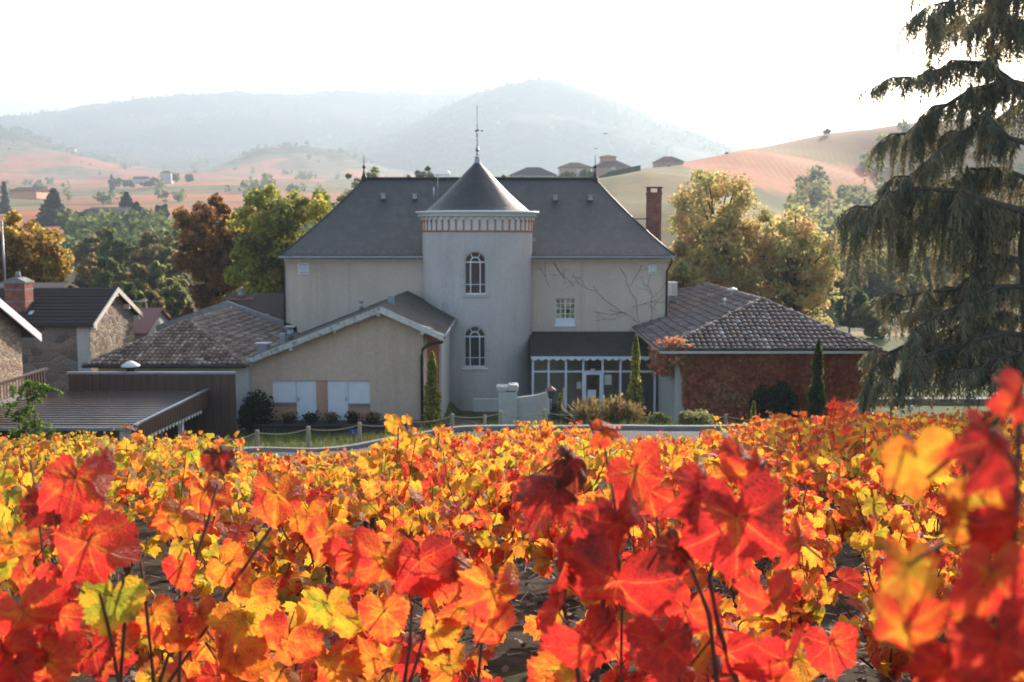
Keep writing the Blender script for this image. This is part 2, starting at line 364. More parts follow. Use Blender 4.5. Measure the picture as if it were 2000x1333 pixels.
me.polygons.foreach_set('use_smooth', np.full(len(me.polygons), True)); me.update()
def m_ground():
    t = NT('ground'); p = t.pos()
    soil = t.ramp(t.noise(p, 7, 8, .7), [(.3, (.018,.012,.009)), (.5, (.045,.03,.022)), (.62, (.085,.058,.04)), (.8, (.18,.13,.09))])
    soil = t.mix(t.ramp(t.noise(p, .8, 4), [(.55, 0.0), (.7, .5)]), soil, (.07,.085,.025))
    lawn = t.ramp(t.noise(p, 1.3, 7, .65), [(.3, (.035,.05,.014)), (.5, (.08,.10,.03)), (.7, (.16,.15,.06))])
    c = t.mix(t.attr('lawn'), soil, lawn)
    field = t.ramp(t.noise(p, .035, 7, .6), [(.3, (.10,.11,.04)), (.45, (.20,.16,.07)), (.55, (.34,.22,.11)), (.65, (.20,.14,.07)), (.75, (.11,.11,.05))])
    cp = t.vor(p, .011, 'F1', 'Color'); sp = t.n('ShaderNodeSeparateColor'); t.l(cp, sp.inputs[0])
    field = t.mix(.45, field, t.ramp(sp.outputs[0], [(0, (.06,.08,.03)), (.4, (.22,.17,.07)), (.7, (.14,.15,.05)), (1, (.3,.22,.12))]))
    sy = t.n('ShaderNodeSeparateXYZ'); t.l(p, sy.inputs[0])
    far = t.math('GREATER_THAN', sy.outputs[1], 95.0)
    c = t.mix(far, c, field)
    # vine rows, their direction turning from plot to plot
    wv = t.n('ShaderNodeTexWave', wave_type='BANDS', bands_direction='X'); wv.inputs['Scale'].default_value = .11
    wv.inputs['Distortion'].default_value = 1.6; wv.inputs['Detail'].default_value = 2; wv.inputs['Detail Scale'].default_value = .4
    vr = t.n('ShaderNodeVectorRotate', rotation_type='Z_AXIS'); t.l(p, vr.inputs['Vector']); t.l(t.math('MULTIPLY', t.math('SUBTRACT', sp.outputs[1], .5), .9), vr.inputs['Angle'])
    t.l(vr.outputs[0], wv.inputs['Vector'])
    vc = t.ramp(t.noise(p, .012, 6, .6), [(.3, (.55,.27,.08)), (.45, (.58,.18,.065)), (.58, (.50,.10,.055)), (.72, (.52,.28,.11))])
    vc = t.mix(t.ramp(wv.outputs['Fac'], [(.3, 0.0), (.7, .5)]), vc, (.26,.2,.1))
    vm = t.math('MULTIPLY', t.attr('vine'), t.math('MULTIPLY', t.ramp(t.noise(p, .02, 3), [(.27, 0.0), (.32, 1.0)]), t.ramp(sp.outputs[2], [(.30, .12), (.34, 1.0)])))
    c = t.mix(vm, c, vc)
    fc = t.ramp(t.noise(p, .022, 9, .75), [(.3, (.018,.026,.012)), (.48, (.04,.045,.018)), (.6, (.13,.08,.022)), (.72, (.07,.07,.03))])
    c = t.mix(t.attr('forest'), c, fc)
    hgt = t.noise(p, 18, 8, .7)
    return t.done(t.bsdf(c, .95, .1, 0, t.bump(hgt, .6, .03)))
me.materials.append(m_ground()); ground = link('ground', me); tag(ground, 'vineyard hillside, village terrace and the valley hills beyond', 'ground', kind='structure')

# ---- road strip between the vineyard and the rope fence
KERB = [(-11.5,20.5),(-10.2,22.2),(-8.8,24.3),(-7.0,26.6),(-5.2,28.6),(-3,29.7),(-.7,30.2),(4.5,30.3),(12,30.3),(20,30.0),(30,29.5)]
def offset(path, d):
    out = []
    for i, p in enumerate(path):
        a = Vector(path[max(i-1, 0)]); b = Vector(path[min(i+1, len(path)-1)]); t = (b-a).normalized(); out.append((p[0]+t.y*d, p[1]-t.x*d))
    return out
def smooth_path(path, n=6):
    P = [Vector(p) for p in path]; out = []
    for i in range(len(P)-1):
        p0, p1, p2, p3 = P[max(i-1,0)], P[i], P[i+1], P[min(i+2, len(P)-1)]
        for k in range(n):
            t = k/n; out.append(.5*((2*p1)+(-p0+p2)*t+(2*p0-5*p1+4*p2-p3)*t*t+(-p0+3*p1-3*p2+p3)*t**3))
    out.append(P[-1]); return [tuple(q) for q in out]
ks = smooth_path(KERB)
mb = MB(); lanes = [offset(ks, d) for d in np.linspace(.05, 2.6, 5)]
for a in range(4):
    for i in range(len(ks)-1):
        q = [lanes[a][i], lanes[a][i+1], lanes[a+1][i+1], lanes[a+1][i]]
        mb.quad(*[(x, y, Hs(x, y)+.06) for x, y in q][::-1])
rd = mb.build('road', M['asphalt']); tag(rd, 'narrow grey lane between the vines and the rope fence', 'road', kind='structure')
mb = MB(); o1, o2 = offset(ks, .06), offset(ks, -.14)
for i in range(len(ks)-1):
    a, b, c, d = o1[i], o1[i+1], o2[i+1], o2[i]
    za, zb = Hs(*a), Hs(*b)
    vs = [(a[0],a[1],za-.1),(b[0],b[1],zb-.1),(c[0],c[1],zb-.1),(d[0],d[1],za-.1),(a[0],a[1],za+.18),(b[0],b[1],zb+.18),(c[0],c[1],zb+.18),(d[0],d[1],za+.18)]
    mb.add(vs, [(0,1,5,4),(4,5,6,7),(3,7,6,2)])
kb = mb.build('kerb', M['kerb']); tag(kb, 'pale concrete kerb along the far side of the lane', 'kerb', kind='structure')

# ---- haze: autumn morning air in the valley
hb = MB(); hb.box(-4200, 4200, -250, 5200, -60, 560)
t = NT('haze'); pv = t.n('ShaderNodeVolumePrincipled'); pv.inputs['Color'].default_value = (.455, .55, .66, 1)
pv.inputs['Density'].default_value = .00040; pv.inputs['Anisotropy'].default_value = .33; t.l(pv.outputs[0], t.out.inputs['Volume'])
hz = hb.build('haze', t.m); tag(hz, 'pale blue autumn haze filling the valley', 'haze', kind='stuff'); HAZE = hz
# ================================================================== main house
def P3(px, py, Y): return W(px, py, Y)
WY = 52.0
def hole_wall(mb, x0, x1, z0, z1, y, holes, depth=.2, tint=.5):
    """front-facing wall at y with rectangular reveals cut through it"""
    xs = sorted({x0, x1, *[h[0] for h in holes], *[h[1] for h in holes]}); zs = sorted({z0, z1, *[h[2] for h in holes], *[h[3] for h in holes]})
    for a, b in zip(xs, xs[1:]):
        for c, d in zip(zs, zs[1:]):
            if any(h[0] <= a and b <= h[1] and h[2] <= c and d <= h[3] for h in holes): continue
            mb.quad((a,y,c),(b,y,c),(b,y,d),(a,y,d), tint)
    for a, b, c, d in holes:
        y2 = y + depth
        mb.quad((a,y,c),(a,y,d),(a,y2,d),(a,y2,c)); mb.quad((b,y,d),(b,y,c),(b,y2,c),(b,y2,d))
        mb.quad((a,y,d),(b,y,d),(b,y2,d),(a,y2,d)); mb.quad((a,y,c),(a,y2,c),(b,y2,c),(b,y,c))
house = empty('house', (0, WY+6, 0), 'large cream house with a dark hipped slate roof, behind the round tower', 'house')
hx0, hx1 = XY(558, WY), XY(1302, WY); hz0, hz1 = -.3, ZY(503, WY); HY1 = WY + 12.5
wx0, wx1, wz0, wz1 = XY(1085, WY), XY(1124, WY), ZY(636, WY), ZY(583, WY)
mb = MB(); hole_wall(mb, hx0, hx1, hz0, hz1, WY, [(wx0, wx1, wz0, wz1)], .16)
mb.quad((hx0,WY,hz0),(hx0,WY,hz1),(hx0,HY1,hz1),(hx0,HY1,hz0)); mb.quad((hx1,WY,hz1),(hx1,WY,hz0),(hx1,HY1,hz0),(hx1,HY1,hz1))
mb.quad((hx0,HY1,hz1),(hx1,HY1,hz1),(hx1,HY1,hz0),(hx0,HY1,hz0))
mb.build('wall', M['plaster'], house)
ey = WY - .45; ez = ZY(499, ey); e0, e1 = XY(549, ey), XY(1316, ey); RYd = WY + 6.2; rz = ZY(350, RYd); r0, r1 = XY(715, RYd), XY(1160, RYd); eyb = HY1 + .45
mb = MB()
def roof_slab(mb, pts, th=.12):
    mb.prism([Vector(p) for p in pts], (0, 0, -th))
kick = .16
def kp(a, b, t): return Vector(a).lerp(Vector(b), t) + Vector((0, 0, -kick*math.sin(math.pi*t)))
E = [(e0,ey,ez),(e1,ey,ez),(e1,eyb,ez),(e0,eyb,ez)]; RD = [(r0,RYd,rz),(r1,RYd,rz)]
segs = [(E[0],E[1],RD[1],RD[0]),(E[1],E[2],RD[1],RD[1]),(E[2],E[3],RD[0],RD[1]),(E[3],E[0],RD[0],RD[0])]
for a, b, c, d in segs:
    N = 6
    for i in range(N):
        t0, t1 = i/N, (i+1)/N
        q = [kp(a,d,t0), kp(b,c,t0), kp(b,c,t1), kp(a,d,t1)]
        if (q[2]-q[3]).length < 1e-4: q = q[:3]
        mb.poly(q)
mb.quad(*[(x, y, z-.03) for x, y, z in E][::-1])
roof = mb.build('roof', M['slate'], house)
mb = MB()      # ridge and hip cappings
mb.tube([(r0,RYd,rz+.02),(r1,RYd,rz+.02)], .09, 6)
for a, b in ((E[0],RD[0]),(E[1],RD[1]),(E[2],RD[1]),(E[3],RD[0])): mb.tube([kp(a,b,t/6)+Vector((0,0,.0)) for t in range(7)], .05, 6)
mb.build('ridge_capping', M['dark'], roof)
mb = MB(); g = .09
mb.box(e0-.05, e1+.05, ey-.12, ey-.005, ez-.13, ez-.03); mb.build('gutter', M['zinc'], house)
mb = MB(); mb.box(hx0-.1, hx1+.1, WY-.12, WY-.01, ez-.33, ez-.16); mb.build('cornice', M['cream'], house)
mb = MB()
for i in range(52):
    x = e0 + .3 + i*(e1-e0-.6)/51; mb.box(x-.012, x+.012, ey+.25, ey+.28, ez+.15, ez+.21)
mb.build('snow_guard', M['zinc'], roof)
for px in (715, 1160):
    x = r0 if px == 715 else r1; mb = MB()
    mb.lathe((x, RYd, rz), [(.22,-.05),(.14,.12),(.05,.4),(.03,.55),(.09,.62),(.1,.68),(.03,.76),(.02,1.0),(.012,1.35)], 12)
    mb.build('finial', M['dark'], roof)
for px, py in ((749,385),(810,385),(1085,388),(1153,388)):
    t = (499-py)/149.; y = ey+(RYd-ey)*t*.97; c = P3(px, py, y); z = ez+(rz-ez)*((y-ey)/(RYd-ey))
    mb = MB(); mb.prism([(c.x-.13,y-.1,z-.1),(c.x+.13,y-.1,z-.1),(c.x+.09,y-.1,z+.16),(c.x-.09,y-.1,z+.16)], (0,.34,.0)); mb.box(c.x-.16,c.x+.16,y-.14,y+.24,z+.16,z+.2)
    mb.build('roof_vent', M['zinc'], roof)
for px, py in ((593,525),(1274,527)):
    c = P3(px, py, WY); k = .22 if px < 1000 else .15; mb = MB(); 
    for a, b, c0, d in ((-k,k,k,k+.05),(-k,k,-k-.05,-k),(-k-.05,-k,-k-.05,k+.05),(k,k+.05,-k-.05,k+.05)): mb.box(c.x+a,c.x+b,WY-.04,WY-.004,c.z+c0,c.z+d)
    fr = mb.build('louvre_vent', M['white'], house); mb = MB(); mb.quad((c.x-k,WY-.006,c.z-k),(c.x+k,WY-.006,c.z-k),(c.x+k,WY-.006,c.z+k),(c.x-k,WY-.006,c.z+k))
    mb.build('painted_shade', M['dark'], fr); mb = MB()  # dark sheet on the wall stands in for the shade behind the slats
    for i in range(6):
        z = c.z-k+.03+i*(2*k-.04)/6; mb.quad((c.x-k,WY-.035,z),(c.x+k,WY-.035,z),(c.x+k,WY-.012,z+.05),(c.x-k,WY-.012,z+.05))
    mb.build('louvre', M['white'], fr)
# window with cross bars
def casement(name, parent, x0, x1, z0, z1, y, cols, rows, fw=.06, bars=.025, mat='white', glass='glass', label=None):
    mb = MB(); yy = y - .05
    mb.box(x0,x0+fw,yy,y,z0,z1); mb.box(x1-fw,x1,yy,y,z0,z1); mb.box(x0+fw,x1-fw,yy,y,z1-fw,z1); mb.box(x0+fw,x1-fw,yy,y,z0,z0+fw)
    w = mb.build(name, M[mat], parent)
    if label: w['label'] = label
    mb = MB()
    for i in range(1, cols):
        x = x0+(x1-x0)*i/cols; b = bars*(2 if (cols % 2 == 0 and i == cols//2) else 1); mb.box(x-b/2-.0,x+b/2,yy+.008,y-.004,z0+fw,z1-fw)
    for j in range(1, rows):
        z = z0+(z1-z0)*j/rows; mb.box(x0+fw,x1-fw,yy+.012,y-.008,z-bars/2,z+bars/2)
    if cols > 1 or rows > 1: mb.build('glazing_bar', M[mat], w)
    mb = MB(); mb.quad((x0+.01,y-.02,z0+.01),(x1-.01,y-.02,z0+.01),(x1-.01,y-.02,z1-.01),(x0+.01,y-.02,z1-.01)); mb.build('pane', M[glass], w)
    return w
t = NT('glass_painted_reflection'); p = t.pos()
cc = t.ramp(t.noise(t.mapping(p, (1.2,1,2.2)), 2.2, 4, .7), [(.38,(.05,.06,.03)),(.5,(.22,.20,.09)),(.62,(.55,.42,.22))]); M['glassg'] = t.done(t.bsdf(cc, .15, .7))  # garden reflection is painted into the pane colour as mottled greens and golds
zs = ZY(624, WY); casement('window', house, wx0, wx1, zs, wz1, WY+.15, 4, 4, .05, .03, 'white', 'glassg')
mb = MB(); mb.box(wx0+.005, wx1-.005, WY+.04, WY+.1, wz0, zs-.003); mb.box(wx0-.05, wx1+.05, WY-.06, WY+.11, wz0-.07, wz0-.005); mb.build('sill_panel', M['white'], house)
mb = MB(); dx = hx1+.0
mb.tube([(e1-.15,ey-.05,ez-.15),(e1-.15,ey-.02,ez-.35),(dx-.02,WY-.09,ez-.8),(dx-.02,WY-.09,.4)], .06, 8); mb.build('drainpipe', M['dark'], house)
mb = MB(); mb.tube([(e0+.15,ey-.05,ez-.15),(e0+.15,ey-.02,ez-.3),(hx0-.04,WY-.07,ez-.6),(hx0-.04,WY-.07,2.5)], .05, 8); mb.build('drainpipe', M['dark'], house)
# chimney beside the hip
cy = WY+4.2; cx0, cx1 = XY(1263, cy), XY(1289, cy); mb = MB(); cz1 = ZY(376, cy); cz0 = ez
mb.box(cx0, cx1, cy, cy+.8, cz0+.1, cz1-.12); mb.box(cx0-.03, cx1+.03, cy-.03, cy+.83, cz1-.12, cz1); ch = mb.build('chimney', M['brick'], house)
mb = MB()
for x in (cx0+.07, cx1-.07):
    for y in (cy+.08, cy+.72): mb.box(x-.07, x+.07, y-.07, y+.07, cz1, cz1+.24)
mb.box(cx0-.05, cx1+.05, cy-.05, cy+.85, cz1+.242, cz1+.30); mb.build('chimney_cap', M['brick'], ch)
mb = MB(); mb.tube([(cx0-.75,cy+.3,ZY(428,cy)),(cx0+.02,cy+.3,ZY(428,cy))], .03, 6); mb.build('tie_rod', M['dark'], ch)
# air-conditioning units beyond the right wall
for k, (px, py) in enumerate(((1313,566),)):
    a = P3(1304, 578, 56.5); b = P3(1323, 553, 56.5); ac = empty('air_conditioner', (a.x, 56.5, a.z), 'white air conditioning unit on the tiled roof beside the house corner', 'air conditioner')
    mb = MB(); mb.box(a.x, b.x, 56.5, 57.2, a.z, b.z); mb.box(a.x-.02,b.x+.02,56.48,57.22,b.z,b.z+.04); mb.build('casing', M['white'], ac)
    mb = MB()
    for i in range(7): mb.box(a.x+.22,b.x-.04,56.475,56.495,a.z+.08+i*.085,a.z+.1+i*.085)
    mb.build('grille', M['zinc'], ac)
    mb = MB(); mb.box(a.x+.03,a.x+.1,56.55,57.1,a.z-.7,a.z-.005); mb.box(b.x-.1,b.x-.03,56.55,57.1,a.z-.7,a.z-.005); mb.build('support', M['zinc'], ac)
# aerial
ae = empty('television_aerial', P3(852, 388, 55.2), 'rake-like television aerial on the slate roof left of the tower cone', 'aerial')
b = P3(855, 390, 55.2); tp = P3(855, 342, 55.2); mb = MB(); mb.tube([b, tp + Vector((0,0,.05))], .022, 6); mb.tube([P3(847,394,55), P3(847,366,55)], .04, 6); mb.tube([P3(847,380,55.1), P3(855,380,55.1)], .02, 6); mb.build('mast', M['zinc'], ae)
mb = MB(); l, r_ = P3(812, 342, 55.2), P3(876, 342, 55.2); mb.tube([l, r_], .016, 5)
for i in range(15):
    q = l.lerp(r_, i/14); mb.tube([q+Vector((0,-.2,0)), q+Vector((0,.2,0))], .008, 4); mb.tube([q+Vector((0,0,-.09)), q+Vector((0,0,.09))], .012, 4)
mb.tube([r_+Vector((-.1,0,.38)), r_+Vector((.1,0,0)), r_+Vector((-.1,0,-.38))], .015, 4); mb.build('antenna_boom', M['zinc'], ae)
# bare creeper on the right half of the wall
cr = MB(); rnd = random.Random(5)
def creep(x, z, a, ln, r):
    pts = [(x, WY-.015, z)]
    for i in range(int(ln/.16)):
        a += rnd.uniform(-.28,.28); x += .16*math.cos(a); z += .16*math.sin(a); pts.append((x, WY-.015, z))
        if z > hz1-.2 or z < 2 or x > hx1-.1 or x < 1.3: break
        if rnd.random() < .16 and r > .004: creep(x, z, a+rnd.choice((-.7,.7)), ln*.5, r*.7)
    if len(pts) > 1: cr.tube(pts, r, 4, cap=False)
for px, py, a, ln in ((1250,636,2.2,3.2),(1252,640,1.5,3.5),(1262,640,1.1,2.5),(1120,560,1.9,1.6),(1105,548,2.4,1.5),(1072,560,1.8,1.3),(1230,560,1.2,1.4),(1235,600,.5,1.3),(1225,610,3.3,1.0)):
    c = P3(px, py, WY); creep(c.x, c.z, a, ln, .009)
o = cr.build('creeper', M['bark']); tag(o, 'bare creeper stems clinging to the cream wall right of the tower', 'creeper')

# ================================================================== tower
TX = XY(933, WY); TR = 106.5/2000*WY*1.003; TY = WY + .1
tower = empty('tower', (TX, TY, 0), 'round pale tower with a conical dark roof and two arched windows', 'tower')
tz1 = ZY(449, WY-1.5)
NS = 96
# wall as a shell with two arched openings
WINS = []
for py0, py1, pxc in ((576, 492, 928.5), (718, 638, 927)):
    yf = TY - TR; WINS.append((XY(pxc, yf), ZY(py0, yf), ZY(py1, yf), 20.5/2000*yf))
def in_win(x, z, grow=0):
    for cx, z0, z1, hw in WINS:
        hw = hw + grow; zc = z1 + grow - hw
        if abs(x-cx) < hw and z > z0-grow*.4 and (z < zc or (x-cx)**2+(z-zc)**2 < hw*hw): return True
    return False
mb = MB(); ang = [(-math.pi)+math.pi*i/360 for i in range(361)]     # front half, fine
zz = list(np.linspace(-.2, tz1+.05, 210))
fr_in = [[in_win(TX+TR*math.cos((ang[i]+ang[i+1])/2), (zz[j]+zz[j+1])/2) for i in range(360)] for j in range(209)]
vs = [(TX+TR*math.cos(a), TY+TR*math.sin(a), z) for z in zz for a in ang]; fs = []
for j_ in range(209):
    for i_ in range(360):
        if not fr_in[j_][i_]: fs.append((j_*361+i_, j_*361+i_+1, (j_+1)*361+i_+1, (j_+1)*361+i_))
mb.add(vs, fs, .5, True); mb.lathe((TX, TY, 0), [(TR,-.2),(TR,tz1)], 40, .5, 0, math.pi)
mb.build('wall', M['tower'], tower)
def arc_pts(cx, zc, r, n=14): return [(cx+r*math.cos(math.pi*k/n), zc+r*math.sin(math.pi*k/n)) for k in range(n+1)]
def on_t(x, z, off): return (x, TY-math.sqrt(max(.01,(TR+off)**2-(x-TX)**2)), z)
def strip(mb, path, wd, off, dep):
    """flat band following path (x,z) on the tower's face, closed to the given depth"""
    n = len(path); L = []; Rr = []
    for i in range(n):
        a = Vector(path[max(i-1,0)]); b = Vector(path[min(i+1,n-1)]); d = (b-a).normalized(); nn = Vector((-d.y, d.x))*wd/2
        L.append(Vector(path[i])+nn); Rr.append(Vector(path[i])-nn)
    for i in range(n-1):
        q = [L[i], L[i+1], Rr[i+1], Rr[i]]; f = [on_t(p.x, p.y, off) for p in q]; bk = [on_t(p.x, p.y, off-dep) for p in q]
        mb.add(f+bk, [(0,1,2,3),(7,6,5,4),(0,4,5,1),(2,6,7,3),(1,5,6,2),(3,7,4,0)])
for (cx, z0, z1, hw) in WINS:
    zc = z1-hw
    mb = MB(); strip(mb, [(cx+hw+.0,z0)]+[(cx+(hw)*math.cos(math.pi*k/16), zc+hw*math.sin(math.pi*k/16)) for k in range(17)]+[(cx-hw,z0)], .07, -.08, .08)
    wn = mb.build('window', M['white'], tower)
    mb = MB()
    strip(mb, [(cx-hw,z0+.03),(cx,z0+.03),(cx+hw,z0+.03)], .08, -.078, .06); strip(mb, [(cx-hw,zc),(cx,zc),(cx+hw,zc)], .06, -.082, .06)
    h3 = hw*.46
    for s in (-1, 1): strip(mb, [(cx+s*h3,z0+.05),(cx+s*h3,zc)], .05, -.084, .06); 
    strip(mb, [(cx+h3*math.cos(math.pi*k/12), zc+h3*math.sin(math.pi*k/12)) for k in range(13)], .05, -.084, .06)
    for a in (60, 120): strip(mb, [(cx+h3*math.cos(R(a)), zc+h3*math.sin(R(a))), (cx+hw*math.cos(R(a)), zc+hw*math.sin(R(a)))], .04, -.086, .05)
    zt = z0+(zc-z0)*.31; strip(mb, [(cx-hw,zt),(cx,zt),(cx+hw,zt)], .03, -.088, .05)
    mb.build('glazing_bar', M['white'], wn)
    mb = MB(); pts = [(cx-hw,z0)]+[(cx-hw*math.cos(math.pi*k/16), zc+hw*math.sin(math.pi*k/16)) for k in range(17)]+[(cx+hw,z0)]
    yb = TY-math.sqrt((TR-.13)**2-(cx-TX)**2)+.02; mb.poly([(x, yb, z) for x, z in pts][::-1]); mb.build('pane', M['glass'], wn)
    mb = MB(); o_ = hw+.13
    strip(mb, [(cx+o_,z0-.03)]+[(cx+o_*math.cos(math.pi*k/18), zc+o_*math.sin(math.pi*k/18)) for k in range(19)]+[(cx-o_,z0-.03)], .16, .018, .05); mb.build('window_surround', M['pale'], wn)
    mb = MB(); strip(mb, [(cx-hw-.12,z0-.06),(cx,z0-.06),(cx+hw+.12,z0-.06)], .08, .09, .2); mb.build('sill', M['pale'] if z0 > 4 else M['white'], wn)
# cornice and arcaded band
Zc = lambda py: ZY(py, TY-TR*.6)
mb = MB(); za, zb = ZY(450, TY-TR), ZY(422, TY-TR); zt = ZY(412, TY-TR)
mb.lathe((TX,TY,0), [(TR+.02,zb-.02),(TR+.19,zb-.02),(TR+.22,zb+.02),(TR+.22,zb+.14),(TR+.34,zb+.16),(TR+.34,zt),(TR-.2,zt+.03)], NS); mb.build('cornice', M['white'], tower)
mb = MB(); mb.lathe((TX,TY,0), [(TR+.02,za),(TR+.02,zb-.02)], NS); mb.build('band_panel', M['band'], tower)
mb = MB(); mb.lathe((TX,TY,0), [(TR-.02,za-.06),(TR+.07,za-.06),(TR+.07,za+.0),(TR+.005,za+.0)], NS); mb.build('string_course', M['orange'], tower)
mb = MB(); NA = 46; zs_ = zb-.17
for k in range(NA):      # white scalloped arch heads above, slim corbels below
    a0 = 2*math.pi*k/NA; aw = 2*math.pi/NA
    def pt(a, z, r): return (TX+r*math.cos(a), TY+r*math.sin(a), z)
    n = 8; top = [(a0+aw*i/n, zb-.015) for i in range(n+1)]; hwid = aw*.36
    bot = [(a0+aw*i/n, zs_ + (.15*math.sqrt(max(0, 1-((i/n-.5)*aw/hwid)**2)) if abs((i/n-.5)*aw) < hwid else 0)) for i in range(n+1)]
    for i in range(n):
        f = [pt(*bot[i], TR+.11), pt(*bot[i+1], TR+.11), pt(*top[i+1], TR+.11), pt(*top[i], TR+.11)]; b = [pt(*bot[i], TR+.0), pt(*bot[i+1], TR+.0)]
        mb.add(f+b, [(0,1,2,3),(0,4,5,1)])
mb.build('arch_band', M['band'], tower)
for k in range(NA):
    mb = MB(); a = 2*math.pi*k/NA; da = 2*math.pi/NA*.095
    for r_, zlo, zhi in ((TR+.06, za, zs_-.13), (TR+.1, zs_-.13, zs_+.0)):
        p = [(TX+q*math.cos(a+s), TY+q*math.sin(a+s)) for q, s in ((TR-.01,-da),(r_,-da),(r_,da),(TR-.01,da))]
        mb.prism([(x, y, zlo) for x, y in p], (0, 0, zhi-zlo))
    if math.sin(a) < .35: mb.build('corbel', M['orange'], tower)
CR = 98/2000*(TY)*1.02; ztop = ZY(316, TY); mb = MB()
prof = [(CR+.12, zt-.0),(CR, zt+.05)] + [(CR*(1-t)**1.0*(1-.06*math.sin(math.pi*t))+.07*t, zt+.05+(ztop-zt-.05)*t) for t in [i/14 for i in range(1, 15)]]
mb.lathe((TX,TY,0), prof, 80); mb.build('roof', M['slate'], tower)
mb = MB(); s = TY/2000
mb.lathe((TX,TY,ztop), [(.17,-.08),(.15,.0),(.12,.2),(.13,.24),(.04,.26),(.04,.3),(.08,.36),(.03,.42),(.03,.47),(.115,.56),(.1,.6),(.045,.72),(.03,.8),(.05,.83),(.03,.88),(.022,1.02),(.05,1.08),(.02,1.13),(.022,1.2),(.045,1.3),(.045,1.38),(.018,1.45),(.016,1.7),(.03,1.78),(.014,1.9),(.012,2.65),(.03,2.68),(.03,2.73),(.004,2.76)], 12)
fin = mb.build('finial', M['zinc'], tower)
mb = MB(); c = Vector((TX,TY,ztop+1.53)); mb.tube([c-Vector((.12,.05,0)), c+Vector((.25,.08,0))], .01, 5); mb.ball(c+Vector((.25,.08,0)), .045); mb.ball(c-Vector((.05,.02,.02)), .05); mb.ball(c+Vector((.03,0,.03)), .05)
mb.build('weather_vane', M['dark'], fin)
mb = MB(); c = P3(1041, 468, TY); mb.box(c.x, c.x+.12, TY-.1, TY+.1, c.z-.09, c.z+.09)
mb.build('overflow_pipe', M['zinc'], tower)

# ================================================================== tiled roofs
def tile_roof(mb, poly, down, n, bw=.2, ln=.36, seed=1, base=None):
    """half-round clay tiles over the plane polygon poly; down = unit vector down the slope"""
    rnd = random.Random(seed); P = [Vector(p) for p in poly]; dn = Vector(down).normalized(); n = Vector(n).normalized()
    u = dn.cross(n).normalized(); o = P[0]; q = [((p-o).dot(u), (p-o).dot(dn)) for p in P]
    x0, x1 = min(a for a, b in q), max(a for a, b in q); y0, y1 = min(b for a, b in q), max(b for a, b in q)
    def inside(x, y):
        c = False
        for k in range(len(q)):
            (xa, ya), (xb, yb) = q[k], q[k-1]
            if (ya > y) != (yb > y) and x < (xb-xa)*(y-ya)/(yb-ya)+xa: c = not c
        return c
    i = 0; x = x0+bw/2
    while x < x1:
        y = y0 - rnd.random()*.1
        while y < y1:
            if inside(x, min(y+ln*.5, y1-.02)) or inside(x, min(y+ln*.8, y1-.02)):
                jx = x+rnd.uniform(-.012,.012); r0_, r1_ = bw*.40, bw*.50; lift = rnd.uniform(0,.012); ye = min(y+ln*1.12, y1+.04); vs = []
                for (yy, r, h) in ((y, r0_, .0), (ye, r1_, .035+lift)):
                    for k in range(5):
                        a = math.pi*k/4; vs.append(o + u*(jx+r*math.cos(a)) + dn*yy + n*(r*.85*math.sin(a)+h))
                tnt = min(1, max(0, rnd.gauss(.5, .17)))
                mb.add(vs, [(k, k+1, k+6, k+5) for k in range(4)] + [(5,6,7,8,9)], tnt)
            y += ln
        x += bw; i += 1
    mb.poly([p+n*.0 for p in P], .1)
def plane_n(a, b, c):
    n = (Vector(b)-Vector(a)).cross(Vector(c)-Vector(a)).normalized(); return n if n.z > 0 else -n
def down_of(n): 
    d = Vector((0,0,-1)); d = d - n*d.dot(n); return d.normalized()
def tiled(mb, poly, **kw):
    n = plane_n(poly[0], poly[1], poly[2]); tile_roof(mb, poly, down_of(n), n, **kw)
def ridge_tiles(mb, a, b, r=.11, seed=3):
    a, b = Vector(a), Vector(b); L = (b-a).length; n = int(L/.33); rnd = random.Random(seed)
    for i in range(n): mb.tube([a.lerp(b, i/n), a.lerp(b, (i+1.06)/n)], [r*.85, r], 7, min(1,max(0,rnd.gauss(.55,.2))), True)

# ---- barn with the red creeper
BX0, BX1, BY = 6.95, XY(1698, 43.2), 43.2
barn = empty('barn', (11, BY+5, 0), 'low barn with a lichen-grey tiled roof, its front covered by red creeper', 'barn')
bz = ZY(684, 42.5); EX0, EX1, EYf, EYb = 6.2, XY(1724, 42.5), 42.5, 66.
RX = XY(1487, 47.6); AZ = ZY(585, 47.6); AY = 47.6
mb = MB(); zb_ = .2
for pts in ([(BX0,BY,zb_),(BX1,BY,zb_),(BX1,BY,bz+.05),(BX0,BY,bz+.05)], [(BX0,65,zb_),(BX0,BY,zb_),(BX0,BY,bz+.05),(BX0,65,bz+.05)], [(BX1,BY,zb_),(BX1,65,zb_),(BX1,65,bz+.05),(BX1,BY,bz+.05)], [(BX1,65,zb_),(BX0,65,zb_),(BX0,65,bz),(BX1,65,bz)]): mb.quad(*pts)
mb.build('wall', M['pale'], barn)
mb = MB()
f0, f1, ap, bk, b0, b1 = (EX0,EYf,bz),(EX1,EYf,bz),(RX,AY,AZ),(RX,60.5,AZ),(EX0,EYb,bz),(EX1,EYb,bz)
tiled(mb, [f0,f1,ap], seed=4, bw=.24, ln=.4); tiled(mb, [f0,ap,bk,b0], seed=5, bw=.24, ln=.4); tiled(mb, [f1,b1,bk,ap], seed=6, bw=.24, ln=.4); mb.poly([b1,b0,bk], .5)
br_ = mb.build('roof', M['tilered'], barn)
mb = MB(); ridge_tiles(mb, f0, ap); ridge_tiles(mb, f1, ap); ridge_tiles(mb, ap, bk); mb.build('ridge_tile', M['tilered'], br_)
mb = MB(); mb.box(EX0-.02, EX1+.05, EYf-.12, EYf-.02, bz-.14, bz-.04); mb.box(EX0-.02, EX0+.08, EYf-.02, 52, bz-.14, bz-.04); mb.build('gutter', M['cream'], barn)
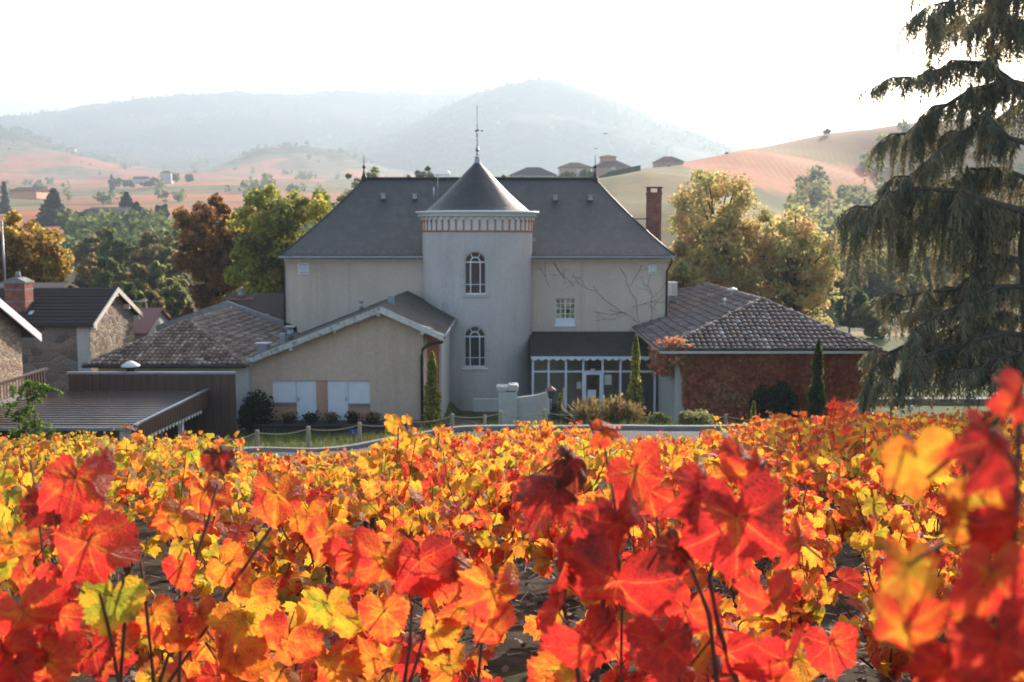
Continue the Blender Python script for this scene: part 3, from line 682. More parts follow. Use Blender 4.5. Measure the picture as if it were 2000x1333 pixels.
mb = MB(); mb.box(EX0+.1, EX1-.05, EYf+.02, BY-.02, bz-.1, bz-.03); mb.build('soffit', M['darkwood'], barn)
for px, py in ((1430,583),(1415,604)):
    c = P3(px, py, 52 if py < 600 else 49); k = .28 if py < 600 else .1
    t_ = (c.x-EX0)/(RX-EX0); z = bz+(AZ-bz)*t_; mb = MB(); mb.lathe((c.x,c.y,z-.05), [(k*.3,0),(k*.3,.35),(k,.36),(k*.9,.42),(.01,.5)], 14); mb.build('roof_cowl', M['white'], br_)

# ---- glazed verandah between tower and barn
vy = 48.3; ver = empty('verandah', (4, vy, 0), 'glazed white-framed verandah with a dark lean-to roof right of the tower', 'verandah')
va, vb = XY(1039, vy), XY(1283, vy); vz = ZY(695, vy); vt = ZY(648, WY-.05)
mb = MB(); mb.prism([(va-.05,vy-.25,vz),(vb+.0,vy-.25,vz),(XY(1243,WY-.05),WY-.02,vt),(va-.05,WY-.02,vt)], (0,0,-.08)); vr = mb.build('roof', m_simple('dark_roofing', (.035,.028,.026), .7, .3, 2.5), ver)
mb = MB(); n = 17; L_ = vb-va+.05
pts = []
for i in range(n):
    for k in range(7):
        a = k/6; x = va-.05+(i+a)*L_/n; pts.append((x, vy-.26, vz-.11-.10*math.sin(math.pi*a)))
mb.prism([(va-.05,vy-.26,vz-.01),*pts[::1],(va-.05+L_,vy-.26,vz-.01)], (0,.03,0)); mb.build('scalloped_valance', M['white'], ver)
mb = MB(); fl = .12
posts = [1041,1072,1106,1140,1178,1213,1247,1281]
for px in posts: x = XY(px, vy); mb.box(x-.05, x+.05, vy-.05, vy+.05, fl, vz-.05)
ztr = ZY(726, vy); mb.box(va, vb, vy-.04, vy+.04, ztr-.04, ztr+.04); mb.box(va, vb, vy-.043, vy+.043, fl, fl+.12); mb.build('frame', M['white'], ver)
def m_clear():
    t = NT('verandah_glass'); g_ = t.n('ShaderNodeBsdfGlossy'); g_.inputs['Roughness'].default_value = .03; tr = t.n('ShaderNodeBsdfTransparent'); tr.inputs[0].default_value = (.75,.78,.8,1)
    mx = t.n('ShaderNodeMixShader'); fr = t.n('ShaderNodeFresnel'); fr.inputs[0].default_value = 1.5; t.l(fr.outputs[0], mx.inputs[0]); t.l(tr.outputs[0], mx.inputs[1]); t.l(g_.outputs[0], mx.inputs[2]); return t.done(mx.outputs[0])
M['clear'] = m_clear()
for a, b in zip(posts, posts[1:]):
    xa, xb = XY(a, vy)+.05, XY(b, vy)-.05
    mb = MB(); mb.quad((xa,vy,ztr+.04),(xb,vy,ztr+.04),(xb,vy,vz-.1),(xa,vy,vz-.1))
    if a != 1140: mb.quad((xa,vy,fl+.12),(xb,vy,fl+.12),(xb,vy,ztr-.04),(xa,vy,ztr-.04))
    mb.build('pane', M['clear'], ver)
xa, xb = XY(1140, vy)+.05, XY(1178, vy)-.05
mb = MB(); mb.box(xa,xa+.09,vy-.045,vy+.03,fl+.12,ztr-.05); mb.box(xb-.09,xb,vy-.045,vy+.03,fl+.12,ztr-.05); mb.box(xa+.09,xb-.09,vy-.045,vy+.03,ztr-.15,ztr-.05); mb.box(xa+.09,xb-.09,vy-.045,vy+.03,fl+.12,fl+.35)
dr = mb.build('door', M['white'], ver); mb = MB(); mb.quad((xa+.09,vy,fl+.35),(xb-.09,vy,fl+.35),(xb-.09,vy,ztr-.15),(xa+.09,vy,ztr-.15)); mb.build('pane', M['clear'], dr)
mb = MB(); mb.box(xa+.12,xa+.16,vy-.09,vy-.05,1.05,1.2); mb.build('handle', M['zinc'], dr)
mb = MB(); x = XY(1157,vy); mb.box(x-.2,x+.2,vy-.075,vy-.055,.78,1.42); nb = mb.build('notice', M['white'], dr)
mb = MB(); mb.lathe((x,vy-.08,.0), [(.01,.9),(.075,.93),(.075,1.03),(.01,1.06)], 12); mb.build('emblem', m_simple('navy', (.03,.04,.12), .5), dr)
for x_, z_ , k in ((XY(1132,vy), ZY(753,vy), .17),(XY(1189,vy), ZY(742,vy), .0)):
    mb = MB(); kk = k or .24; mb.box(x_-kk*.7,x_+kk*.7,vy-.03,vy-.012,z_-kk,z_+kk); mb.build('notice', M['pale'] if k else M['cream'], ver)
mb = MB(); x = XY(1158,vy); mb.box(x-.1,x+.1,vy-.12,vy-.05,ztr+.045,ztr+.13); mb.build('lamp_box', M['white'], ver)
mb = MB(); mb.box(va,vb,vy-.05,WY-.01,0.0,fl-.002); mb.build('floor', M['kerb'], ver)
mb = MB(); mb.quad((vb,WY-.02,fl),(vb,vy+.05,fl),(vb,vy+.05,vz),(vb,WY-.02,vt)); mb.build('end_wall', M['pale'], ver)
mb = MB(); mb.tube([(vb+.12,vy-.2,vz-.1),(vb+.12,vy-.2,.1)], .05, 8); mb.build('drainpipe', M['dark'], ver)
# indoor doorway seen behind the glass
mb = MB(); mb.box(XY(1150,WY-.3),XY(1176,WY-.3),WY-.06,WY-.02,fl,2.3); mb.build('inner_door', M['wood'], ver)

# ---- gabled annex, left of the tower
AYf = 41.5; BGY = 41.0
annex = empty('annex', (-7, 46, 0), 'beige gabled annex with white shutters and a peeling white bargeboard', 'annex')
ax0, ax1 = XY(485, AYf), XY(826, AYf); gx = XY(742, BGY); gz = ZY(597, BGY)-.06; lz = ZY(702, BGY)-.02; lx = XY(478, BGY); rx = XY(866, BGY); rz_ = ZY(656, BGY)
sl = (gz-lz)/(gx-lx); sr = (gz-rz_)/(rx-gx)
def azt(x): return gz-(gx-x)*sl if x < gx else gz-(x-gx)*sr
az0 = .9; ox0, ox1 = XY(527, AYf), XY(720, AYf); oz0 = .95; oz1 = ZY(744, AYf); oyd = AYf+.14
mb = MB()
for a, b, c, d in ((ax0,ox0,az0,None),(ox0,ox1,oz1,None),(ox1,ax1,az0,None)):
    xs = [a, *( [gx] if a < gx < b else []), b]
    mb.poly([(a,AYf,c),(b,AYf,c)] + [(x,AYf,azt(x)-.1) for x in xs[::-1]])
mb.quad((ox0,AYf,oz1),(ox1,AYf,oz1),(ox1,oyd,oz1),(ox0,oyd,oz1)); mb.quad((ox0,AYf,oz0),(ox0,AYf,oz1),(ox0,oyd,oz1),(ox0,oyd,oz0)); mb.quad((ox1,AYf,oz1),(ox1,AYf,oz0),(ox1,oyd,oz0),(ox1,oyd,oz1))
mb.quad((ax0,AYf,az0),(ax0,AYf,azt(ax0)-.1),(ax0,WY,azt(ax0)-.1),(ax0,WY,az0))
mb.quad((ax1,AYf,azt(ax1)-.1),(ax1,AYf,az0),(ax1,43.6,az0),(ax1,43.6,azt(ax1)-.1))
mb.build('wall', M['annex'], annex)
y2 = 43.5; mb = MB(); xo1 = XY(857, y2); mb.poly([(ax1-.05,y2,.3),(xo1,y2,.3),(xo1,y2,azt(xo1)-.12),(ax1-.05,y2,azt(ax1)-.12)]); mb.build('orange_wall', M['orange'], annex)
mb = MB(); mb.box(xo1+.002,xo1+.1,y2-.03,y2+.1,.3,azt(xo1)-.15); mb.poly([(xo1+.1,y2+.1,.3),(xo1+.1,49.6,.3),(xo1+.1,49.6,azt(xo1)-.12),(xo1+.1,y2+.1,azt(xo1)-.12)]); mb.build('side_wall', M['pale'], annex)
# roof
mb = MB(); yb = WY-.02
def slab(mb, pts, th): mb.prism([Vector(p) for p in pts], (0,0,-th))
slab(mb, [(lx-.1,BGY,azt(lx-.1)),(gx,BGY,gz),(gx,yb,gz),(lx-.1,yb,azt(lx-.1))], .06); slab(mb, [(gx,BGY,gz),(rx,BGY,rz_),(rx,50.4,rz_),(gx,yb,gz)], .06)
t = NT('flat_tile'); p = t.pos(); q = t.mapping(p, (1,1,1)); br = t.n('ShaderNodeTexBrick'); t.l(q, br.inputs['Vector']); br.inputs['Scale'].default_value = 1; br.inputs['Brick Width'].default_value = .2; br.inputs['Row Height'].default_value = .28; br.inputs['Mortar Size'].default_value = .015
br.inputs['Color1'].default_value = (.06,.05,.045,1); br.inputs['Color2'].default_value = (.10,.08,.07,1); br.inputs['Mortar'].default_value = (.03,.025,.025,1)
cc = t.mix(t.ramp(t.noise(p, 1.1, 6, .7), [(.45,0.0),(.65,.6)]), br.outputs[0], (.10,.10,.085)); M['flattile'] = t.done(t.bsdf(cc, .85, .2, 0, t.bump(br.outputs['Fac'], .7, -.02)))
ar = mb.build('roof', M['flattile'], annex)
mb = MB(); bh = .24
mb.prism([(lx-.1,BGY-.05,azt(lx-.1)+.02),(gx,BGY-.05,gz+.02),(gx,BGY-.05,gz-bh),(lx-.1,BGY-.05,azt(lx-.1)-bh+.04)], (0,.045,0), .5)
mb.prism([(gx+.002,BGY-.05,gz+.02),(rx,BGY-.05,rz_+.02),(rx,BGY-.05,rz_-bh+.02),(gx+.002,BGY-.05,gz-bh)], (0,.045,0), .72); mb.build('bargeboard', M['oldwhite'], annex)
for px, py in ((490,712),(571,678),(657,641),(742,607),(827,645)):
    mb = MB(); x = XY(px, AYf); z = azt(x)-.2; mb.box(x-.07,x+.07,BGY-.02,AYf-.002,z-.14,z); mb.build('purlin_end', M['oldwhite'], annex)
mb = MB(); mb.tube([(rx+.03,BGY,rz_-.06),(rx+.03,50.2,rz_-.06)], .06, 8); gt = mb.build('gutter', M['zinc'], annex)
mb = MB(); mb.tube([(rx,BGY+.1,rz_-.1),(rx-.05,BGY+.1,rz_-.26),(ax1+.2,AYf-.1,rz_-.42),(ax1-.02,AYf-.1,rz_-.6),(ax1-.06,AYf-.1,rz_-.9),(ax1-.06,AYf-.1,.95)], .065, 10); mb.build('drainpipe', M['dark'], annex)
# openings: shutters, doors, orange infill
xd = [XY(p_, AYf) for p_ in (527,574,614,635.5,676.5,720)]; zsil = ZY(791, AYf); zsil2 = ZY(793, AYf); zd0 = ZY(829, AYf)
mb = MB(); y = oyd-.0
mb.box(xd[0]+.002,xd[1],y-.08,y+.05,oz0,zsil); mb.box(xd[2],xd[3],y-.11,y+.05,oz0,oz1-.002); mb.box(xd[4],xd[5]-.002,y-.08,y+.05,oz0,zsil2); mb.build('infill', m_plaster('salmon_plaster', (.55,.30,.2)), annex)
mb = MB(); mb.box(xd[0]+.003,xd[1],y-.15,y+.05,zsil+.002,zsil+.09); mb.build('sill', M['zinc'], annex); mb = MB(); mb.box(xd[4],xd[5]-.003,y-.15,y+.05,zsil2+.002,zsil2+.09); mb.build('sill', M['zinc'], annex)
for a, b, z0, z1 in ((xd[0],xd[1],zsil+.09,oz1),(xd[4],xd[5],zsil2+.09,oz1)):
    mb = MB(); mb.box(a+.01,b-.01,y-.05,y+.02,z0,z1-.01); mb.box(a+.01,a+.07,y-.07,y-.051,z0,z1-.01); mb.box(b-.07,b-.01,y-.07,y-.051,z0,z1-.01); mb.build('shutter', M['white'], annex)
for a, b, hs in ((xd[1],xd[2],0),(xd[3],xd[4],1)):
    mb = MB(); z1 = oz1-.02; mb.box(a+.01,b-.01,y-.06,y+.02,zd0,z1)
    for q0, q1 in ((zd0+.12,zd0+.62),(zd0+.72,z1-.12)):
        for (xa_,xb_,za_,zb2) in ((a+.12,b-.12,q0,q0+.02),(a+.12,b-.12,q1-.02,q1),(a+.12,a+.14,q0+.02,q1-.02),(b-.14,b-.12,q0+.02,q1-.02)): mb.box(xa_,xb_,y-.075,y-.061,za_,zb2)
    d_ = mb.build('door', M['white'], annex); mb = MB(); hx = a+.09 if hs == 0 else b-.09; mb.box(hx-.02,hx+.02,y-.1,y-.061,zd0+.95,zd0+1.1); mb.build('handle', M['zinc'], d_)
# vents on the annex roof
def flue(px, py0, py1, Y, wpx, cap=True, parent=ar, rect=False, mat='zinc'):
    a = P3(px, py0, Y); z1 = ZY(py1, Y); r_ = wpx/2000*Y/2; mb = MB()
    if rect: mb.box(a.x-r_,a.x+r_,Y-r_,Y+r_,a.z-.1,z1)
    else: mb.tube([(a.x,Y,a.z-.1),(a.x,Y,z1)], r_, 12)
    if cap: mb.box(a.x-r_*1.5,a.x+r_*1.5,Y-r_*1.4,Y+r_*1.4,z1+.002,z1+.07)
    mb.build('vent', M[mat], parent)
flue(515, 690, 673, 42.5, 20, True, ar, True); flue(552, 668, 651, 43.5, 10, False, ar, True); flue(567, 660, 640, 44.5, 13, True); flue(706, 603, 590, 45.5, 7, True); flue(764, 600, 577, 43.8, 12, False, ar, True); flue(866, 612, 596, 47.5, 3, True)
# service flashing strip at the lower left
mb = MB(); mb.box(lx-.22,lx-.11,BGY-.1,WY-.5,azt(lx)-.08,azt(lx)+.03); mb.build('valley_gutter', M['zinc'], annex)

# ---- hipped tile outbuilding with the parapet behind it
ob = empty('outbuilding', (-14, 46, 0), 'low outbuilding with a mossy hipped roof of half-round clay tiles', 'outbuilding')
oy = 40.5; ozz = ZY(714, oy); oxl, oxr = XY(157, oy), XY(478, oy)-.02; apy = 45.; apx = XY(368, apy); apz = ZY(626, apy)
mb = MB(); A0, A1, AP, BKp = (oxl,oy,ozz),(oxr,oy,ozz),(apx,apy,apz),(apx,51.8,apz)
tiled(mb, [A0,A1,AP], seed=8, bw=.2, ln=.34); tiled(mb, [A1,(oxr,51.8,ozz),BKp,AP], seed=9, bw=.2, ln=.34); mb.poly([A0,AP,BKp,(oxl,51.8,ozz)], .4)
orf = mb.build('roof', M['tile'], ob); mb = MB(); ridge_tiles(mb, A0, AP, .1, 3); ridge_tiles(mb, A1, AP, .1, 4); ridge_tiles(mb, AP, BKp, .1, 5); mb.build('ridge_tile', M['tile'], orf)
mb = MB(); mb.tube([(oxl,oy-.08,ozz-.04),(oxr,oy-.08,ozz-.04)], .06, 8); mb.build('gutter', M['dark'], ob)
mb = MB(); wy = oy+.5; mb.box(oxl+.4,oxr-.05,wy,51.7,.3,ozz-.1); mb.build('wall', M['pale'], ob)
mb = MB(); pg = [P3(305,640,52.),P3(441,592,52.),P3(580,642,52.)]
mb.prism([pg[0]+Vector((0,0,.1)),pg[1]+Vector((0,0,.1)),pg[2]+Vector((0,0,.1)),pg[2]+Vector((0,0,-.25)),pg[1]+Vector((0,0,-.38)),pg[0]+Vector((0,0,-.25))], (0,.3,0)); mb.build('parapet_coping', M['kerb'], ob)
mb = MB(); mb.poly([(pg[0].x,52.05,.3),(pg[2].x-.2,52.05,.3),(pg[2].x-.2,52.05,pg[2].z-.2),(pg[1].x,52.05,pg[1].z-.3),(pg[0].x,52.05,pg[0].z-.2)]); mb.build('parapet_wall', M['kerb'], ob)

def gable_house(name, label, cat, x0, x1, y0, y1, zb, ze, zr, axis, wm, rm, over=.3, grp=None, detail=True):
    """simple pitched house; axis 'x' = ridge runs along x"""
    e = empty(name, ((x0+x1)/2, (y0+y1)/2, zb), label, cat, grp); mb = MB()
    if axis == 'x':
        ym = (y0+y1)/2
        mb.quad((x0,y0,zb),(x1,y0,zb),(x1,y0,ze),(x0,y0,ze)); mb.quad((x1,y1,zb),(x0,y1,zb),(x0,y1,ze),(x1,y1,ze))
        mb.poly([(x1,y0,zb),(x1,y1,zb),(x1,y1,ze),(x1,ym,zr),(x1,y0,ze)]); mb.poly([(x0,y1,zb),(x0,y0,zb),(x0,y0,ze),(x0,ym,zr),(x0,y1,ze)])
    else:
        xm = (x0+x1)/2
        mb.quad((x0,y1,zb),(x0,y0,zb),(x0,y0,ze),(x0,y1,ze)); mb.quad((x1,y0,zb),(x1,y1,zb),(x1,y1,ze),(x1,y0,ze))
        mb.poly([(x0,y0,zb),(x1,y0,zb),(x1,y0,ze),(xm,y0,zr),(x0,y0,ze)]); mb.poly([(x1,y1,zb),(x0,y1,zb),(x0,y1,ze),(xm,y1,zr),(x1,y1,ze)])
    mb.build('wall', M[wm] if isinstance(wm, str) else wm, e); mb = MB(); th = .12; u = Vector((0,0,.13))
    if axis == 'x':
        s = (zr-ze)/((y1-y0)/2); ym = (y0+y1)/2
        for ya, sg in ((y0-over,1),(y1+over,-1)):
            za = ze-over*s; slab(mb, [Vector((x0-over,ya,za))+u,Vector((x1+over,ya,za))+u,Vector((x1+over,ym,zr))+u,Vector((x0-over,ym,zr))+u], th)
    else:
        s = (zr-ze)/((x1-x0)/2); xm = (x0+x1)/2
        for xa in (x0-over, x1+over):
            za = ze-over*s; slab(mb, [Vector((xa,y0-over,za))+u,Vector((xa,y1+over,za))+u,Vector((xm,y1+over,zr))+u,Vector((xm,y0-over,zr))+u], th)
    r = mb.build('roof', M[rm] if isinstance(rm, str) else rm, e); return e, r
# dark roofs behind the parapet
e, r = gable_house('shed', 'dark-roofed shed behind the parapet, with a metal cowl chimney on its ridge', 'shed', XY(455,58), XY(566,55), 54, 62, 0, ZY(640,54), ZY(578,58), 'x', 'pale', 'darktile')
mb = MB(); c = P3(472, 585, 57.5); mb.box(c.x-.75,c.x+.75,57.1,57.9,c.z-.5,c.z+.08); st = mb.build('chimney', M['brick'], e); mb = MB()
mb.lathe((c.x,57.5,c.z+.1), [(.12,0),(.2,.1),(.22,.2),(.15,.5),(.17,.53),(.02,.6)], 10); mb.build('cowl', M['zinc'], st)
mb = MB(); c = P3(513, 614, 54.4); mb.box(c.x-.35,c.x+.35,54,54.5,c.z-.25,c.z); mb.build('roof_vent', M['zinc'], r)

# ---- stone house on the left
SX = XY(172, 45); sy0, sy1 = 45., XY(263,50.5)/XY(263,1.0) if False else 50.4
sze, szr = ZY(633, 45), ZY(568, 47.6)
sh, shr = gable_house('stone_house', 'stone house with a dark tile roof, red brick chimney and sunlit gable', 'stone house', -34, SX, sy0, sy1, -.2, sze, szr, 'x', 'ashlar', 'darktile', .28)
ms = MB()       # rounded rows on the tile roof
sps = (szr-sze)/((sy1-sy0)/2)
for i in range(11):
    t_ = (i+.3)/11; y = sy0-.28+(2.98)*t_; z = sze-.28*sps+.14+2.98*t_*sps
    ms.bar((-34,y,z),(SX+.26,y,z), .05, .04, .3+.4*(i%2))
ms.build('tile_row', M['darktile'], shr)
gm = MB(); e_ = .015
gm.poly([(SX+e_,sy0,-.2),(SX+e_,sy1,-.2),(SX+e_,sy1,sze-.05),(SX+e_,(sy0+sy1)/2,szr-.05),(SX+e_,sy0,sze-.05)]); gm.build('gable_wall', M['stone'], sh)
mb = MB(); bx = SX+.3; yo0, yo1, ym = sy0-.28, sy1+.28, (sy0+sy1)/2
for ya in (yo0, yo1):
    za = sze-.28*sps+.15; mb.prism([(bx,ya,za),(bx,ym,szr+.15),(bx,ym,szr-.1),(bx,ya,za-.22)], (.05,0,0))
mb.build('bargeboard', M['cream'], sh)
for y, z in ((sy0+.1,sze),(sy0+1.3,sze+1.3*sps),(ym,szr),(sy1-1.3,sze+1.3*sps),(sy1-.1,sze)): mb = MB(); mb.box(SX+.02,bx,y-.08,y+.08,z-.28,z-.06); mb.build('purlin_end', M['cream'], sh)
mb = MB(); mb.box(SX-.55,SX+.005,sy0-.02,sy0-.003,0,sze-.02); mb.build('corner_render', M['pale'], sh)
c0, c1 = P3(17,600,46), P3(56,600,46); zt_ = ZY(553,46); mb = MB(); mb.box(c0.x,c1.x,45.7,46.5,c0.z-.9,zt_); sc_ = mb.build('chimney', M['brick'], sh)
mb = MB(); 
for py in (565, 589): z = ZY(py, 46); mb.box(c0.x-.015,c1.x+.015,45.685,46.515,z-.025,z+.025)
mb.build('chimney_band', M['kerb'], sc_); mb = MB(); mb.box(c0.x-.06,c1.x+.06,45.64,46.56,zt_+.001,zt_+.09); mb.prism([(c0.x,45.7,zt_+.09),(c1.x,45.7,zt_+.09),(c1.x-.3,45.7,zt_+.24),(c0.x+.3,45.7,zt_+.24)], (0,.8,0)); mb.tube([((c0.x+c1.x)/2,46.1,zt_+.2),((c0.x+c1.x)/2,46.1,zt_+.5)], [.14,.09], 10); mb.build('chimney_cap', M['kerb'], sc_)
mb = MB(); 
for px, py in ((60,612),(10,615)): c = P3(px,py,45.6); mb.prism([(c.x-.15,45.5,c.z-.15),(c.x+.05,45.5,c.z-.12),(c.x+.18,45.5,c.z+.12),(c.x+.02,45.5,c.z+.1)], (0,.1,0))
mb.build('flashing', M['white'], sc_)
# long red-ridged roof and pinkish roof behind it
gable_house('tiled_house', 'house with a red ridge showing just above the dark roof of the stone house', 'house', -36, XY(120,56), 53, 60, -.3, ZY(600,53), ZY(557,56.5), 'x', 'pale', 'tilered', .3)
gable_house('lean_to', 'small lean-to with a dusty pink tile roof behind the stone gable', 'lean-to', XY(250,53), XY(300,53), 51.5, 56, -.3, ZY(652,51.5), ZY(607,53.5), 'x', 'pale', 'pinktile', .2)
# nearer stone building at the left edge
nx = -17.45; ys = 36.2
nb_ = empty('stone_barn', (-20, 33.5, 2), 'rubble stone barn with a white bargeboard at the left edge', 'stone barn')
ze_, sl_ = ZY(665, 36.9)+.2, .52; yr = 32.6; zr_ = ze_+(36.9-yr)*sl_
mb = MB(); mb.poly([(nx,2*yr-ys,1.2),(nx,ys,1.2),(nx,ys,ze_+.35),(nx,yr,zr_-.05),(nx,2*yr-ys,ze_+.35)]); mb.quad((nx,ys,1.2),(-24,ys,1.2),(-24,ys,ze_+.3),(nx,ys,ze_+.3)); mb.quad((-24,2*yr-ys,1.2),(nx,2*yr-ys,1.2),(nx,2*yr-ys,ze_+.3),(-24,2*yr-ys,ze_+.3))
mb.build('wall', m_stone('warm_rubble', 4.2, ((.22,.14,.09),(.36,.25,.17),(.44,.34,.25),(.26,.2,.17)), (.42,.33,.25)), nb_)
mb = MB(); slab(mb, [(-24,36.9,ze_),(nx+.35,36.9,ze_),(nx+.35,yr,zr_),(-24,yr,zr_)], .1); slab(mb, [(-24,yr,zr_),(nx+.35,yr,zr_),(nx+.35,2*yr-36.9,ze_),(-24,2*yr-36.9,ze_)], .1); mb.build('roof', M['darktile'], nb_)
mb = MB(); mb.prism([(nx+.352,36.92,ze_+.03),(nx+.352,yr,zr_+.03),(nx+.352,yr,zr_-.26),(nx+.352,36.92,ze_-.26)], (.05,0,0)); mb.build('bargeboard', M['white'], nb_)
mb = MB(); mb.box(nx-.02,nx+.03,30.5,36.3,2.98,3.2); mb.build('base_course', M['kerb'], nb_)

# ---- brown sheet-metal canopy and its walls
cn = empty('canopy', (-14, 34, 0), 'flat brown ribbed metal canopy with a white scalloped edge', 'canopy')
cx0_, cx1_, cyf, cyb = nx+.03, XY(400,38), 30.5, 37.9; crz0, crz1 = ZY(840,30.4), ZY(767,37.9)
def crz(y): return crz0+(crz1-crz0)*(y-cyf)/(cyb-cyf)
mb = MB(); y = cyf
while y < cyb-.05:
    y1_ = y+.42; za_, zb2 = crz(y), crz(y1_)
    prof_ = [(y,za_),(y+.24,za_),(y+.245,za_+.042),(y+.37,za_+.042),(y1_,zb2)]
    for (pa, pb) in zip(prof_, prof_[1:]): mb.quad((cx0_,pa[0],pa[1]),(cx1_,pa[0],pa[1]),(cx1_,pb[0],pb[1]),(cx0_,pb[0],pb[1]))
    y = y1_
mb.build('roof_sheet', M['brownroof'], cn)
mb = MB(); mb.prism([(cx1_+.002,cyf,crz0+.1),(cx1_+.002,cyb,crz1+.1),(cx1_+.002,cyb,crz1-.55),(cx1_+.002,cyf,crz0-.35)], (.05,0,0))
for i in range(30):
    y = cyf+.12+i*.25; mb.box(cx1_+.053,cx1_+.07,y-.02,y+.02,crz(y)-.34-.2*(y-cyf)/7.4,crz(y)+.05)
mb.build('fascia', M['brown'], cn)
mb = MB(); mb.prism([(cx1_-.02,cyf-.04,crz0+.102),(cx1_-.02,cyb,crz1+.102),(cx1_+.09,cyb,crz1+.102),(cx1_+.09,cyf-.04,crz0+.102)], (0,0,.05)); mb.box(cx0_,cx1_+.09,cyf-.08,cyf-.005,crz0-.03,crz0+.06); mb.build('edge_trim', M['zinc'], cn)
mb = MB()
for i in range(16):
    y = 32.+i*.34; z = crz(y)-.42-.2*(y-cyf)/7.4
    mb.prism([(cx1_-.06,y,z+.12),(cx1_-.06,y+.28,z+.12),(cx1_-.06,y+.24,z-.05),(cx1_-.06,y+.14,z-.12),(cx1_-.06,y+.04,z-.05)], (.03,0,0))
mb.build('scalloped_valance', M['white'], cn)
for y in (32.2, 35.4): 
    mb = MB(); mb.box(cx1_-.3,cx1_-.14,y,y+.16,.5,crz(y)-.02); mb.build('post', M['white'], cn)
mb = MB(); px_ = XY(235,30.6); mb.box(px_-.17,px_+.2,30.55,30.95,.3,crz0-.04); mb.build('post', M['pale'], cn)
mb = MB(); mb.box(cx0_+.05,px_-1.2,37.2,37.4,.3,crz(37.3)-.05); mb.build('inner_wall', M['pale'], cn)
bw_ = empty('clad_wall', (-14, 38, 0), 'tall brown sheet-metal wall of vertical panels behind the canopy', 'wall')
mb = MB(); bx0, bx1, by = XY(126,38), XY(482,40)-.0, 38.; bzt = ZY(729,38)
x = bx0; i = 0
while x < bx1-.02:
    xn = min(x+.3, bx1); mb.box(x+.012, xn-.012, by, by+.05, .2, bzt-.05); mb.box(xn-.012,xn+.012,by-.03,by+.045,.2,bzt-.05); x = xn
mb.build('panel', M['brown'], bw_); mb = MB(); mb.box(bx0-.02,bx1+.02,by-.05,by+.12,bzt-.048,bzt+.04); mb.build('capping', M['zinc'], bw_)
rw = empty('clad_parapet', (bx0, 36, 3), 'short sunlit brown parapet of narrow vertical battens beside the stone barn', 'parapet')
mb = MB(); zt2 = ZY(728,37); y = 34.5
mb.box(bx0-.9,bx0-.86,34.4,38,2.8,zt2-.05)
while y < 38: mb.box(bx0-.86,bx0-.80,y,y+.09,2.8,zt2-.05); y += .22
mb.build('batten', M['brown'], rw); mb = MB(); mb.box(bx0-.93,bx0-.76,34.4,38.1,zt2-.048,zt2+.02); mb.build('capping', M['brown'], rw)
mb = MB(); c = P3(255, 716, 38.6); k = empty('roof_ventilator', (c.x, c.y, c.z-.5), 'round pale metal roof ventilator standing just above the brown wall', 'ventilator')
mb.lathe((c.x,c.y,c.z-.6), [(.14,0),(.14,.5),(.24,.52),(.24,.60)], 16); mb.build('pipe', M['dark'], k); mb = MB(); mb.lathe((c.x,c.y,c.z), [(.34,.0),(.34,.05),(.1,.2),(.01,.22)], 18); mb.build('cap', M['white'], k)
# ================================================================== trees
def rand_quads(cent, size, rng_, flat=0.0, aspect=1.0, droop=None):
    """leaf quads (n,4,3) about the centres, randomly turned"""
    n = len(cent); a = rng_.normal(size=(n, 3)); a /= np.linalg.norm(a, axis=1)[:, None]
    b = rng_.normal(size=(n, 3)); b -= a*(a*b).sum(1)[:, None]; b /= np.linalg.norm(b, axis=1)[:, None]
    s = (size*(.6+.8*rng_.random(n)))[:, None]*.5
    a = a*s; b = b*s*aspect
    return np.stack([cent-a*.25-b, cent+a-b*.1, cent+a*.2+b, cent-a+b*.15], 1)
PAL = {
 'gold':  [(0,(0.133,0.110,0.031)),(.3,(0.318,0.203,0.053)),(.55,(0.557,0.329,0.083)),(.75,(0.610,0.454,0.104)),(1,(0.504,0.563,0.144))],
 'brown': [(0,(0.108,0.055,0.026)),(.35,(0.271,0.134,0.054)),(.65,(0.449,0.227,0.077)),(1,(0.540,0.340,0.108))],
 'greeng':[(0,(0.092,0.113,0.030)),(.35,(0.215,0.242,0.051)),(.6,(0.414,0.403,0.075)),(.8,(0.614,0.515,0.101)),(1,(0.644,0.354,0.084))],
 'chest': [(0,(0.243,0.248,0.099)),(.3,(0.459,0.437,0.156)),(.55,(0.621,0.496,0.196)),(.8,(0.675,0.437,0.215)),(1,(0.567,0.292,0.175))],
 'green': [(0,(0.047,0.068,0.020)),(.5,(0.108,0.149,0.041)),(1,(0.230,0.257,0.068))],
 'dark':  [(0,(0.014,0.022,0.014)),(.5,(0.031,0.048,0.025)),(1,(0.063,0.084,0.039))],
 'wood':  [(0,(0.075,0.083,0.036)),(.4,(0.180,0.165,0.063)),(.7,(0.375,0.270,0.090)),(1,(0.480,0.300,0.108))],
 'olive': [(0,(0.115,0.129,0.057)),(.5,(0.259,0.259,0.101)),(1,(0.402,0.374,0.159))],
 'ivy':   [(0,(.26,.09,.065)),(.3,(.52,.14,.085)),(.55,(.66,.21,.12)),(.75,(.68,.30,.14)),(1,(.40,.32,.14))],
 'cedar': [(0,(0.112,0.115,0.074)),(.4,(0.203,0.208,0.117)),(.7,(0.370,0.306,0.167)),(1,(0.593,0.396,0.235))],
 'fresh': [(0,(.04,.08,.015)),(.5,(.11,.19,.03)),(1,(.24,.32,.06))],
 'straw': [(0,(0.086,0.065,0.022)),(.5,(0.216,0.144,0.050)),(1,(0.346,0.259,0.101))],
}
LM = {k: m_leafy('leaves_'+k, v, .68 if k not in ('dark','cedar') else .5, .35, .55) for k, v in PAL.items()}
